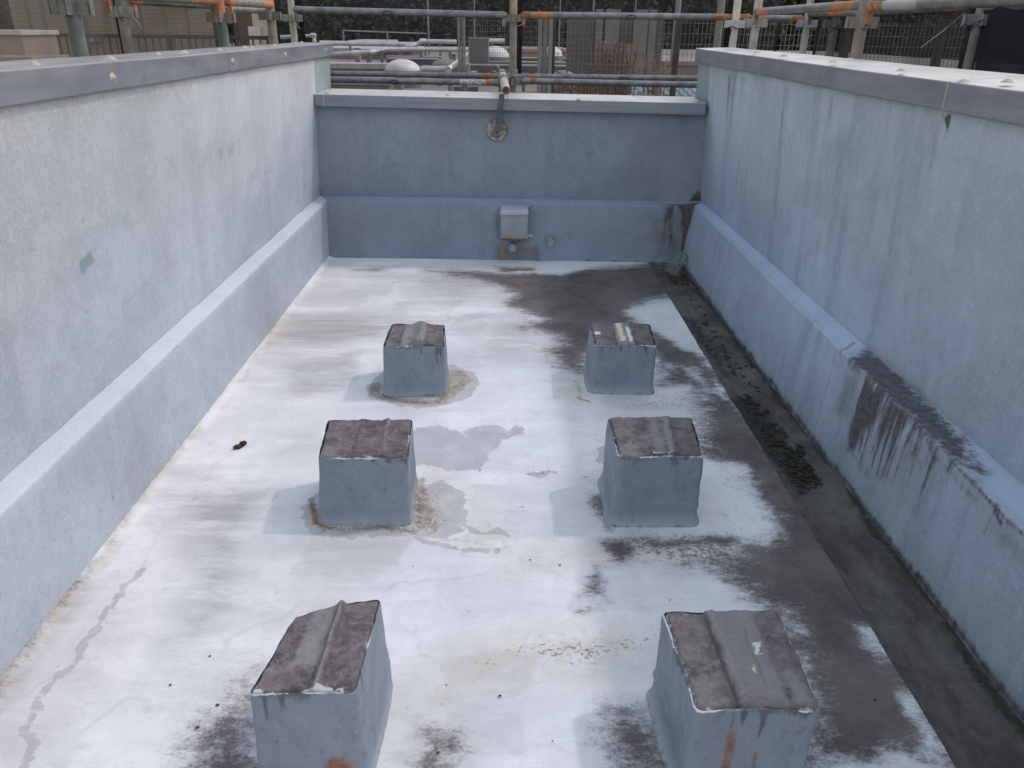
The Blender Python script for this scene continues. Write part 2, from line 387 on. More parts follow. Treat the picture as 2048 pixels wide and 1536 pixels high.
BOXP = m_simple('box_paint', (.33,.36,.41), (.44,.47,.52), 10, .55, 0, .15, 70, .35, (.30,.20,.14), .70)
DARKHOLE = m_simple('dark_opening', (.01,.01,.012), (.02,.02,.022), 10, .9, 0, 0)

# ------------------------------------------------------------------ world, sun, camera
SUN = Vector((.78, .27, 1.0)).normalized()
elev = math.asin(SUN.z); azim = math.atan2(SUN.x, SUN.y)
w = bpy.data.worlds.new('World'); scene.world = w; w.use_nodes = True
nt = w.node_tree; sky = nt.nodes.new('ShaderNodeTexSky'); sky.sky_type = 'NISHITA'; sky.sun_disc = False
sky.sun_elevation = elev; sky.sun_rotation = azim; sky.air_density = 3.0; sky.dust_density = 1.0; sky.ozone_density = 0.0; sky.altitude = 50
tint = nt.nodes.new('ShaderNodeMix'); tint.data_type = 'RGBA'; tint.blend_type = 'MULTIPLY'; tint.inputs[0].default_value = 1; tint.inputs[7].default_value = (1.15, 1.0, 1.03, 1)   # white balance of the thin cloud
nt.links.new(sky.outputs[0], tint.inputs[6]); nt.links.new(tint.outputs[2], nt.nodes['Background'].inputs['Color']); nt.nodes['Background'].inputs['Strength'].default_value = .15
sl = bpy.data.lights.new('sun', 'SUN'); sl.energy = 0.6; sl.angle = R(2.2); sl.color = (1, .94, .90)
so = bpy.data.objects.new('sun', sl); COL.objects.link(so); so.rotation_euler = SUN.to_track_quat('Z', 'Y').to_euler(); so.location = (3, 1, 8)
cam = bpy.data.cameras.new('camera'); cam.sensor_width = 36; cam.lens = 36*FPX/2048; cam.clip_start = .05; cam.clip_end = 3000
co = bpy.data.objects.new('camera', cam); COL.objects.link(co)
mw = Matrix([list(BAS[i])+[ORIGIN[i]] for i in range(3)]+[[0,0,0,1]]); co.matrix_world = mw
scene.camera = co
vs = scene.view_settings; vs.view_transform = 'Standard'; vs.look = 'None'; vs.gamma = 1; vs.exposure = 0.50; vs.use_curve_mapping = False
scene.render.film_transparent = False

# ------------------------------------------------------------------ roof floor
def grid_faces(nu, nv):
    i = np.arange((nu-1)*(nv-1)); a = (i//(nv-1))*nv + i % (nv-1)
    return np.stack([a, a+nv, a+nv+1, a+1], 1)
def F2(*pts): return [tuple(on_z(x, y, 0)[:2]) for x, y in pts]
XL, XG, XR = -1.243, 1.033, 1.258
YEND = lambda x: 5.372 - .026*x

step = .0085
ys = np.concatenate([np.arange(-1.6, .2, .05), np.arange(.2, 5.40, step)])
xs = np.arange(XL-.03, XG+1e-6, step)
gx, gy = np.meshgrid(xs, ys, indexing='ij'); nu, nv = gx.shape
wv_ = vnoise(np.stack([gy[-1]*1., gy[-1]*0],1), 5, 41)*.005 + vnoise(np.stack([gy[-1]*1., gy[-1]*0],1), 21, 42)*.0035
gx[-6:] += wv_[None,:]*np.linspace(0,1,6)[:,None]         # hand-laid edge
P2 = np.stack([gx.ravel(), gy.ravel()], 1)
# lazily wandering coordinates so outlines are irregular
PW = P2 + np.stack([vnoise(P2, 5, 1), vnoise(P2, 5, 2)], 1)*.026 + np.stack([vnoise(P2, 20, 3, 3), vnoise(P2, 20, 4, 3)], 1)*.017

st = [
 # big brown field in front of the end wall and down the gutter side
 ('p', F2((860,541),(1000,549),(1075,548),(1170,541),(1330,528),(1352,556),(1345,590),(1285,603),(1250,625),(1262,645),(1300,655),(1320,690),(1262,700),(1180,700),(1165,742),(1120,724),(1105,700),(1135,690),(1120,668),(1050,655),(1100,640),(1050,618),(1020,606),(1040,590),(1010,572),(960,556)), .07, 1),
 ('p', F2((1300,660),(1380,690),(1412,730),(1475,772),(1418,775),(1385,735),(1330,728),(1305,712)), .05, 1),
 ('p', F2((1312,735),(1360,735),(1395,750),(1425,800),(1410,792),(1380,772),(1330,766)), .05, .9),
 ('p', F2((1408,790),(1456,775),(1530,870),(1600,960),(1710,1120),(1830,1310),(2010,1600),(1650,1600),(1640,1440),(1590,1300),(1560,1230),(1500,1185),(1440,1150),(1460,1110),(1530,1090),(1545,1050),(1500,990),(1482,930),(1430,915),(1412,900),(1415,840)), .075, 1),
 ('p', F2((1206,1080),(1255,1072),(1272,1100),(1256,1126),(1222,1122)), .025, .95),
 ('p', F2((1245,1070),(1320,1078),(1400,1072),(1460,1062),(1500,1085),(1470,1110),(1400,1092),(1300,1098)), .035, .85),
 ('p', F2((1190,1132),(1212,1135),(1208,1192),(1172,1190)), .022, .75),
 ('p', F2((1150,1212),(1195,1212),(1180,1226),(1155,1224)), .015, .6),
 ('p', F2((1310,1125),(1420,1118),(1470,1150),(1440,1165),(1380,1145)), .05, .62),
 ('p', F2((1235,1425),(1290,1430),(1345,1475),(1350,1560),(1265,1560),(1225,1490)), .05, .95),
 ('p', F2((842,1445),(925,1455),(935,1505),(900,1515),(860,1570),(835,1570)), .04, .72),
 ('p', F2((497,1368),(470,1385),(440,1420),(405,1480),(380,1570),(520,1570)), .05, .85),  # brown stain and the near left block's cast shadow, painted as one
 ('p', F2((1420,738),(1436,770),(1425,772)), .02, .9),
 ('p', F2((1190,985),(1212,985),(1222,1060),(1205,1050),(1185,1015)), .02, .8),
 ('p', F2((988,533),(1080,533),(1075,545),(995,545)), .03, .6),
 ('l', F2((-60,1440),(0,1368),(60,1290),(120,1215),(150,1180)), .016, .035, .66), ('l', F2((150,1180),(235,1070),(310,972)), .003, .02, .5), ('l', F2((310,975),(420,835),(540,680)), .001, .016, .45),
 ('p', F2((1600,1250),(1640,1250),(1680,1420),(1640,1440)), .06, .7),
 ('p', F2((700,540),(760,537),(740,543)), .03, .5),
 # paint left in the middle of the grime
 ('p', F2((1258,622),(1335,608),(1372,655),(1405,708),(1360,700),(1320,665)), .045, -.97),
 ('p', F2((1078,531),(1160,528),(1168,538),(1120,551),(1085,546)), .03, -.95),
 ('p', F2((1408,925),(1490,932),(1480,950),(1510,1005),(1538,1050),(1525,1078),(1480,1074),(1410,1062)), .035, -.93),
 ('p', F2((1215,1138),(1310,1128),(1400,1155),(1490,1195),(1480,1225),(1300,1222)), .03, -.96),
 ('p', F2((1708,1248),(1745,1255),(1800,1312),(1770,1312),(1740,1290),(1735,1268)), .028, -.88),
 ('p', F2((1800,1385),(1828,1395),(1895,1500),(1870,1510),(1825,1440)), .028, -.9),
 ('p', F2((1680,1520),(1760,1488),(1800,1480),(1925,1560),(1660,1560)), .03, -.9),
 ('p', F2((1428,758),(1440,776),(1452,800),(1440,796)), .015, -.8),
]
st = [(q[0], q[1], q[2]*(1.9 if q[2] >= .045 and q[3] > 0 else 1.5), q[3]*(1.12 if q[3] > .95 else 1)) if q[0] == 'p' else q for q in st]
stain = paint(PW, st)
speck = paint(PW, [
 ('p', F2((1190,800),(1380,770),(1420,800),(1400,830),(1280,835),(1180,825)), .12, .75),
 ('p', F2((1400,930),(1500,940),(1530,1060),(1410,1060)), .08, .55),
 ('p', F2((1130,930),(1215,930),(1225,1070),(1180,1080)), .10, .72),
 ('p', F2((1200,1060),(1500,1060),(1480,1160),(1320,1130),(1215,1120)), .06, .9),
 ('p', F2((1160,1130),(1215,1130),(1200,1230),(1145,1225)), .05, .75),
 ('p', F2((940,1320),(1080,1265),(1240,1262),(1320,1255),(1300,1300),(1190,1345),(1040,1330),(950,1362)), .07, .86),
 ('p', F2((910,1220),(950,1215),(950,1240),(920,1245)), .03, .8),
 ('p', F2((840,1440),(935,1450),(940,1540),(835,1540)), .05, .7),
 ('p', F2((1045,940),(1125,938),(1125,950),(1060,956)), .02, .85),
 ('p', F2((1010,1000),(1070,1000),(1070,1025),(1010,1025)), .04, .7),
 ('p', F2((1560,1230),(1600,1250),(1660,1420),(1630,1400)), .04, .8),
 ('p', F2((1290,1235),(1330,1235),(1320,1310),(1290,1300)), .04, .75),
 ('p', F2((560,820),(640,830),(620,900),(560,890)), .08, .45),
 ('p', F2((1000,560),(1200,640),(1160,720),(1060,720)), .10, .6)])
film = paint(PW, [
 ('p', F2((575,628),(700,634),(830,640),(950,630),(940,640),(800,655),(760,680),(640,690),(530,692)), .10, .8),
 ('p', F2((548,690),(650,700),(740,710),(700,730),(560,730),(520,725)), .09, .40),
 ('p', F2((560,772),(690,765),(680,792),(550,790)), .05, .5),
 ('p', F2((940,640),(1080,640),(1100,720),(960,720),(960,690)), .12, .5),
 ('p', F2((700,536),(790,534),(760,545),(700,545)), .05, .75),
 ('p', F2((780,552),(1020,548),(1030,600),(900,610)), .10, .45),
 ('p', F2((1090,640),(1180,660),(1165,740),(1090,720)), .09, .6),
 ('p', F2((1100,745),(1170,740),(1165,800),(1100,795)), .06, .35)])  # faint cast shadow of the rear right block, painted on the floor
film = paint(PW, [('l', F2((-60,1420),(0,1372),(100,1245),(150,1185)), .035, .05, .95), ('l', F2((150,1185),(235,1075),(310,975),(400,862)), .012, .02, .6)], film)
rr_ = random.Random(5); wear = []
for _ in range(46):
    a_, b_ = rr_.uniform(-1.15,.55), rr_.uniform(1.1,5.1); w_, h_ = rr_.uniform(.06,.30), rr_.uniform(.04,.22)
    if a_ > 0 and rr_.random() < .5: continue
    wear.append(('p', [(a_-w_,b_-h_),(a_+w_*rr_.uniform(.6,1),b_-h_*rr_.uniform(.7,1)),(a_+w_,b_+h_),(a_-w_*rr_.uniform(.5,1),b_+h_*rr_.uniform(.6,1))], rr_.choice((.01,.03,.09)), rr_.uniform(.18,.5)))
grey_film = paint(PW, wear + [  # broad grey wear patches on the coating
 ('p', F2((330,985),(560,970),(520,1060),(470,1200),(400,1320),(330,1300),(380,1130)), .10, 1.0),
 ('p', F2((555,735),(720,700),(720,760),(600,795)), .05, .75),
 ('p', F2((330,1300),(470,1280),(520,1360),(420,1420),(330,1400)), .15, .45),
 ('p', F2((840,1430),(1000,1460),(960,1536),(830,1536)), .12, .5),
 ('p', F2((0,1420),(120,1440),(100,1536),(0,1536)), .1, .5),
 ('p', F2((560,870),(640,850),(640,900),(560,910)), .06, .5),
 ('p', F2((1200,800),(1400,790),(1400,830),(1200,830)), .08, .4)])
ochre = paint(PW, [
 ('p', F2((930,1300),(1080,1255),(1300,1245),(1320,1290),(1180,1350),(1040,1345),(900,1380),(850,1440),(830,1420),(860,1360)), .09, .8),
 ('p', F2((1000,1110),(1210,1080),(1480,1090),(1490,1160),(1330,1130),(1215,1122),(1000,1140)), .07, .75),
 ('p', F2((985,532),(1080,532),(1078,546),(985,546)), .04, .9),
 ('p', F2((1120,780),(1170,745),(1185,800),(1150,815)), .03, .9),
 ('p', F2((870,930),(940,960),(1010,1070),(960,1090),(870,1075)), .05, .6),
 ('l', F2((-60,1430),(0,1372),(150,1180),(310,975),(560,650),(580,625)), .006, .03, .8), ('p', F2((520,695),(560,640),(600,640),(570,695)), .04, .6)])
wet = paint(PW, [
 ('p', F2((800,860),(860,848),(905,858),(925,870),(940,862),(990,850),(1018,862),(1035,848),(1060,860),(1052,868),(1010,880),(975,915),(950,938),(900,940),(880,930),(800,930)), .028, 1),
 ('p', F2((600,1010),(640,985),(840,975),(890,960),(930,990),(935,1040),(925,1062),(880,1075),(830,1075),(700,1080),(620,1070),(600,1050)), .028, .98),
 ('l', F2((830,1075),(880,1085),(930,1095),(965,1105),(985,1100)), .012, .03, 1),
 ('l', F2((925,1010),(930,1050),(960,1062),(1000,1060),(1015,1075)), .012, .03, 1),
 ('p', F2((735,775),(760,745),(900,728),(945,745),(960,765),(930,800),(880,812),(800,815),(745,795)), .028, 1.0),
 ('l', F2((275,1145),(240,1178),(226,1212),(208,1238),(198,1264),(165,1288),(168,1302),(162,1325),(130,1345)), .011, .028, 1.0),
 ('l', F2((130,1345),(104,1362),(92,1385),(80,1410),(66,1440),(78,1485),(40,1560)), .012, .036, 1),
 ('p', F2((1045,948),(1125,942),(1080,958)), .008, .9),
 ('p', F2((1185,895),(1215,885),(1210,930),(1190,925)), .008, .8),
 ('l', F2((930,598),(970,598)), .005, .006, .6)])
crust = paint(PW, [
 ('l', F2((755,770),(750,795),(800,803),(880,803),(908,780),(918,745)), .022, .026, 1.0),
 ('p', F2((893,740),(920,740),(940,765),(905,795),(890,795)), .02, .9),
 ('p', F2((828,960),(850,955),(865,990),(870,1060),(828,1060)), .02, 1),
 ('p', F2((865,985),(890,980),(895,1040),(870,1055)), .03, .5),
 ('l', F2((624,1000),(622,1045),(640,1060),(700,1062),(790,1060),(830,1064)), .014, .02, .95),
 ('l', F2((840,1060),(900,1075),(960,1085)), .01, .02, .55),
 ('l', F2((1155,765),(1165,795),(1185,805)), .010, .014, .7),
 ('l', F2((1195,1000),(1208,1050)), .010, .014, .6),
 ('l', F2((560,650),(545,665),(530,690)), .006, .012, .7),
 ('l', F2((310,975),(330,940)), .005, .01, .7)])
patch = np.zeros(len(P2)); rp_ = random.Random(12)
for _ in range(30):
    a_, b_ = rp_.uniform(-1.2,.7), rp_.uniform(.9,5.2); w_, h_ = rp_.uniform(.06,.34), rp_.uniform(.05,.22)
    patch = paint(PP := P2 + np.stack([vnoise(P2, 14, 31), vnoise(P2, 14, 32)], 1)*.007, [('p', [(a_-w_,b_-h_),(a_+w_,b_-h_*.9),(a_+w_*.96,b_+h_),(a_-w_*1.02,b_+h_*.95)], .006, rp_.uniform(.25,1.))], patch)
hair = []
for _ in range(16):
    a_, b_ = rp_.uniform(-1.1,.6), rp_.uniform(1.1,4.8); an = rp_.uniform(0,6.28); q_ = [(a_,b_)]
    for _k in range(rp_.randint(3,7)):
        an += rp_.gauss(0,.6); q_.append((q_[-1][0]+.05*math.cos(an), q_[-1][1]+.05*math.sin(an)))
    hair.append(('l', q_, .0002, .0075, rp_.uniform(.45,.8)))
rust = paint(PW, [('l', F2((622,1010),(622,1050),(655,1060)), .008, .012, .95), ('l', F2((750,798),(800,804)), .004, .010, .7), ('l', F2((1160,795),(1180,803)), .008, .012, .9), ('l', F2((880,798),(900,792)), .006, .012, .6),
 ('l', F2((560,650),(545,665)), .004, .008, .6)])
seam = paint(PW, [('l', F2((300,972),(560,972)), .012, .02, .8), ('l', F2((480,768),(550,768)), .02, .02, .6), ('l', F2((960,720),(975,690),(985,640)), .02, .03, .4),
 ('l', F2((410,940),(600,942)), .02, .03, .5), ('l', F2((560,975),(500,1080)), .02, .04, .5)])
crack = paint(PW, hair + [('l', F2((435,920),(400,970),(380,1020),(320,1065),(290,1100),(275,1145)), .0005, .006, .45),
 ('l', F2((560,985),(525,1020)), .001, .006, .6), ('l', F2((960,718),(1000,716)), .001, .005, .6), ('l', F2((535,1165),(545,1190)), .001, .004, .5)])
gz = vnoise(P2, 2.2, 5)*.0022 + vnoise(P2, 9, 6)*.0009
# membrane turned up a little against the left wall
gz = gz + np.clip((XL+.035-P2[:,0])/.035, 0, 1)**2*.016
# raised lap seams
for a, b in (((300,972),(560,972)), ((480,768),(560,768)), ((565,980),(470,1190))):
    gz += .0022*np.clip(1-np.abs(sd_path(P2, F2(a, b), 0))/.03, 0, 1)
FV = np.stack([P2[:,0], P2[:,1], gz], 1)
o = mesh_obj('roof_floor', FV, grid_faces(nu, nv), FLOOR, None, True, dict(stain=stain, speck=speck, film=film, grey_film=grey_film, ochre=ochre, wet=wet, crust=crust, rust=rust, seam=seam, crack=crack, patch=patch), (0,0,0))
props(o, 'worn white painted waterproof roof surface with brown grime', None, None, 'structure')

# gutter along the right wall
gxs = np.linspace(0, 1, 26); gys = np.concatenate([np.arange(-1.6,.2,.1), np.arange(.2, 5.40, .012)])
gu, gv = np.meshgrid(gxs, gys, indexing='ij')
XF = lambda y: XR + 0*y
GX = XG - .012 + gu*(XR+.042-XG)
GZ = -.004 - .012*np.sin(np.clip(gu*1.05,0,1)*math.pi*.9)
PG = np.stack([GX.ravel(), gv.ravel()], 1)
GZ = GZ.ravel() + vnoise(PG, 8, 3)*.0022
gst = paint(PG + np.stack([vnoise(PG, 6, 1), vnoise(PG, 6, 2)],1)*.03, [
 ('p', F2((1345,610),(1400,640),(1480,760),(1440,760),(1400,700)), .05, .55),
 ('p', F2((1440,790),(1500,790),(1560,850),(1640,950),(1600,975),(1520,900),(1470,850)), .05, .85),
 ('l', F2((1372,545),(1520,740),(1700,975),(2048,1455),(2150,1600)), .014, .03, 1.0)])
ggr = paint(PG, [('l', F2((1372,545),(1520,740),(1700,975),(2048,1455)), .02, .05, .8)])
o = mesh_obj('gutter', np.stack([PG[:,0], PG[:,1], GZ],1), grid_faces(*gu.shape), GUT, None, True, dict(stain=gst, green=ggr), (0,0,0))
props(o, 'shallow silted drainage channel along the shaded right wall', None, None, 'structure')
Geo().box((-1.3,-1.6,-.30),(1.3,5.42,-.03)).build('roof_slab', m_simple('slab_concrete',(.2,.2,.2),(.3,.3,.3))); props(bpy.data.objects['roof_slab'], None, None, None, 'structure')

# ------------------------------------------------------------------ parapet walls
def fillet_profile(keys, n, ref=None):
    """keys: list of (a, z) -> polyline of n points that keeps every key point"""
    k = np.array(keys, float); r = np.array(ref if ref is not None else keys, float)
    L = np.linalg.norm(np.diff(r, axis=0), axis=1); m = len(L)
    c = np.maximum(1, np.floor((n-1)*L/L.sum()).astype(int)); c[np.argmax(L)] += (n-1)-c.sum()
    q = [k[i] + (k[i+1]-k[i])*f/c[i] for i in range(m) for f in range(c[i])] + [k[-1]]
    q = np.array(q); t = np.concatenate([[0], np.cumsum(np.linalg.norm(np.diff(q, axis=0), axis=1))])
    return q, t

def repairs(u0, u1, v0, v1, n, seed):
    r_ = random.Random(seed); out = []
    for _ in range(n):
        u, v = r_.uniform(u0,u1), r_.uniform(v0,v1); a, b = r_.uniform(.05,.4), r_.uniform(.03,.16)
        out.append(('p', [(u-a,v-b),(u+a*r_.uniform(.7,1),v-b*r_.uniform(.5,1)),(u+a,v+b*r_.uniform(.5,1)),(u-a*r_.uniform(.7,1),v+b)], r_.choice((.004,.012,.05)), r_.uniform(.10,.34)))
    return out
def hairs(u0, u1, v0, v1, n, seed):
    r_ = random.Random(seed); out = []
    for _ in range(n):
        p = [(r_.uniform(u0,u1), r_.uniform(v0,v1))]; an = r_.choice((0,1.57,-1.57,3.14))+r_.gauss(0,.4)
        for _k in range(r_.randint(2,6)):
            an += r_.gauss(0,.35); p.append((p[-1][0]+.05*math.cos(an), min(v1,max(v0,p[-1][1]+.05*math.sin(an)))))
        out.append(('l', p, .0003, .009, r_.uniform(.3,.6)))
    return out
def drips(u0, u1, v, n, l0, l1, w0, w1, val, soft=.006, seed=1, lean=0.):
    r_ = random.Random(seed); out = []
    for _ in range(n):
        u = r_.uniform(u0, u1); L = l0+(l1-l0)*r_.random()**2; w_ = r_.uniform(w0, w1); vv = v() if callable(v) else v
        out.append(('p', [(u-w_,vv),(u+w_,vv),(u+w_*.4+lean*L+r_.gauss(0,.004),vv-L)], soft*r_.uniform(.7,1.8), val*r_.uniform(.6,1.1)))
    return out
def side_wall(sign, label, mat, yend, plinth_keys, wall_keys, masks_pl, masks_up, cop):
    T = thing('parapet_wall', (sign*1.40, 2.2, 0), label, 'wall')
    yv = np.concatenate([np.arange(-1.6, .3, .06), np.arange(.3, yend, .013), [yend]])
    for nm, keys, n, masks, sd, grow in (('plinth', plinth_keys, 80, masks_pl, 1, True), ('wall_face', wall_keys, 76, masks_up, 2, False)):
        pr, t = fillet_profile(keys(2.0), n)
        uu, vv = np.meshgrid(yv, np.arange(n), indexing='ij')
        X = np.zeros_like(uu); Z = np.zeros_like(uu)
        a0 = fillet_profile(keys(0.), n, keys(2.))[0]; a1 = fillet_profile(keys(5.), n, keys(2.))[0]
        for j in range(n):
            X[:,j] = a0[j,0] + (a1[j,0]-a0[j,0])*yv/5.; Z[:,j] = a0[j,1] + (a1[j,1]-a0[j,1])*yv/5.
        Q = np.stack([uu.ravel()*1., Z.ravel()*1.], 1)
        w_ = vnoise(Q, 3, sd)*.0035 + vnoise(Q, 12, sd+4)*.0012
        X = X.ravel() - sign*w_; Zr = Z.ravel() + (vnoise(Q, 7, sd+8)*.003 if grow else 0)
        S = np.stack([uu.ravel(), np.tile(t, (len(yv),1)).ravel()], 1)      # surface coordinate: (y, distance along profile)
        SW = S + np.stack([vnoise(S, 9, 11), vnoise(S, 9, 12)],1)*.012
        at = {k: paint(SW if k not in ('light','crack') else S + np.stack([vnoise(S,4,3),vnoise(S,4,9)],1)*.006, v) for k, v in masks(keys).items()}
        mesh_obj(nm, np.stack([X, uu.ravel(), Zr], 1), grid_faces(len(yv), n), mat, T, True, at)
    # concealed core and outer face
    g = Geo(); xo = sign*1.47
    a = sign*1.41
    x0, x1 = sorted((a, xo)); g.box((x0,-1.6,-2.5),(x1,yend,1.31)); g.build('core', WALL_E, T)
    # stub end beyond the end wall
    g = Geo(); xi = wall_keys(yend)
    g.add([(xi[0][0],yend,xi[0][1]-.6),(xi[-1][0],yend,xi[-1][1]),(a,yend,xi[-1][1]),(a,yend,xi[0][1]-.6)], [(0,1,2,3)] if sign < 0 else [(3,2,1,0)]); g.build('end_face', WALL_L, T)
    cop(T)
    return T

def coping(T, sign, xin, xout, zt, zb, y0, y1, out_z, lab=None):
    """pressed metal capping: inner fascia, top, outer fascia, with a drip lip. zt/zb/out_z are functions of y"""
    yv = np.linspace(y0, y1, max(2, int((y1-y0)/.05))); n = len(yv)
    prof = lambda y: [(xin+sign*.014, zb(y)+.004), (xin+sign*.003, zb(y)), (xin, zb(y)+.003), (xin-sign*0, (zt(y)+zb(y))/2), (xin, zt(y)-.005), (xin+sign*.0015, zt(y)-.0015), (xin+sign*.006, zt(y)),
                      ((xin+xout)/2, (zt(y)+out_z(y))/2), (xout-sign*.004, out_z(y)), (xout, out_z(y)-.004), (xout, out_z(y)-.085)]
    m = len(prof(0)); V = []; at = []
    for y in yv:
        for q, (x, z) in enumerate(prof(y)):
            wv = .0012*math.sin(y*3.1+1)+.0008*math.sin(y*7.7)
            V.append((x+wv*(q in (1,2,3)), y, z+wv*.6)); at.append(0)
    F = grid_faces(n, m)
    V = np.array(V); nb = len(V)
    o = mesh_obj('coping', np.array(V), F if sign < 0 else F[:, ::-1], COPING_DIM_TOP if sign < 0 else COPING, T, False)
    e = Geo()
    for yy in (y0, y1):
        p = prof(yy); e.add([(x, yy, z) for x, z in p[1:]], [tuple(range(len(p)-1))])
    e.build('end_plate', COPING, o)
    return o
def dab(parent, p, nrm, r=.016, h=.010, sx=1.):
    p = Vector(p); nrm = Vector(nrm).normalized(); g = Geo(); n = 12
    ref = Vector((0,1,0)); x = ref; y = nrm.cross(x).normalized()
    k0 = random.random()*6; V = []
    prof = [(1.25,-.0005),(1.1,.0015),(.85,h*.35),(.55,h*.75),(.25,h),(.02,h*1.05)]
    for rr, hh in prof:
        for k in range(n):
            a = 2*math.pi*k/n; jit = 1+.22*math.sin(2*a+k0)+.12*math.sin(3*a+2*k0)
            V.append(p + (x*math.cos(a)*sx + y*math.sin(a))*rr*r*jit + nrm*hh)
    F = [(i*n+k, i*n+(k+1)%n, (i+1)*n+(k+1)%n, (i+1)*n+k) for i in range(len(prof)-1) for k in range(n)]
    g.add(V, F); return g.build('sealant_dab', SEAL, parent, True)

# ---- left wall
PLK = lambda y: [(-1.247,-.03),(-1.241,.20),(-1.2362,.390),(-1.2368,.396),(-1.240,.3995),(-1.246,.4015),(-1.306,.412),(-1.315,.412)]
WLK = lambda y: [(-1.309,.400),(-1.304,.43),(-1.282,.85),(-1.258,1.32)]
def S_left(keys, up, *pts):
    out = []
    for x, y in pts:
        if up:
            p = on_x(x, y, -1.285); p = on_x(x, y, -1.309+.055*(p[2]-.40)); out.append((p[1], p[2]-.40))
        else:
            p = on_x(x, y, -1.239); out.append((p[1], p[2]+.03))
    return out
def ml_pl(keys):
    s = lambda *p: S_left(keys, 0, *p)
    return dict(grime=[('l', [(0,.03),(5.4,.03)], .012, .03, .45), ('l', s((350,690),(240,795)), .004, .02, .35)],
                light=[('l', [(0,.432),(5.6,.432)], .02, .025, .9), ('l', [(0,.47),(5.6,.47)], .05, .02, .9)],  # ledge: fresh paint, with sky brightness put into its colour
                green=[('p', s((0,1100),(80,1000),(120,1010),(30,1130)), .05, .35)],
                chip=[], rust=[('l', s((575,628),(568,640)), .003, .01, .6)],
                crack=[('l', s((356,690),(344,702)), .001, .004, .9), ('l', s((538,622),(536,632)), .001, .004, .8), ('l', s((226,992),(229,1000)), .0015, .003, .9)])
def ml_up(keys):
    s = lambda *p: S_left(keys, 1, *p)
    return dict(green=[('p', s((156,520),(180,500),(190,522),(162,550)), .012, .85), ('p', [(5.53,.60),(5.53,.95),(6.2,.95),(6.2,.55)], .008, 1.3),
                       ('p', s((0,225),(250,185),(430,150),(420,175),(260,215),(0,260)), .06, .55), ('p', s((430,280),(470,270),(470,330),(430,340)), .06, .4)],
                light=repairs(.5,5.4,.08,.85,26,31) + [('l', s((-60,958),(4,905),(344,612),(420,548)), .0012, .004, .55), ('p', s((150,330),(260,320),(280,400),(150,420)), .12, .25), ('p', s((300,380),(390,360),(400,440),(310,440)), .10, .25)],
                crack=hairs(.8,5.3,.1,.85,14,32) + [('l', s((372,335),(377,360),(382,380)), .0012, .004, .5), ('l', s((164,440),(165,443)), .002, .003, .9), ('l', s((480,450),(380,560)), .0008, .004, .25), ('l', s((365,508),(366,512)), .002, .003, .8)],
                grime=[('l', [(-1,.905),(6,.905)], .015, .04, .42)], stain=drips(-.2, 5.4, .90, 40, .01, .14, .002, .006, .36, .012, 21), rust=[], chip=[])
def cop_left(T):
    z = lambda d: (lambda y: 1.394+d)
    for y0, y1 in ((-1.6, 3.742), (3.745, 6.05)):
        c = coping(T, -1, -1.236, -1.475, z(0), z(-.084), y0, y1, z(.002))
        for yy, zz in ((2.62,1.347),(3.80,1.352),(4.72,1.354),(5.80,1.354)):
            if y0 < yy < y1: dab(c, (-1.2355, yy, zz), (1,0,0), .014, .009)
        for x, y in ((70,128),(165,124),(170,126),(221,117),(316,108),(315,114),(368,104),(400,107),(438,99),(489,94),(503,95),(551,86),(548,90),(603,84),(634,83),(590,86)):
            p = on_z(x, y+2, 1.395)
            if -1.47 < p[0] < -1.24 and y0 < p[1] < y1: dab(c, (p[0], p[1], 1.395), (0,0,1), .015, .011)
side_wall(-1, 'long sunlit grey parapet wall on the left, with a light metal capping', WALL_L, 6.02, PLK, WLK, ml_pl, ml_up, cop_left)

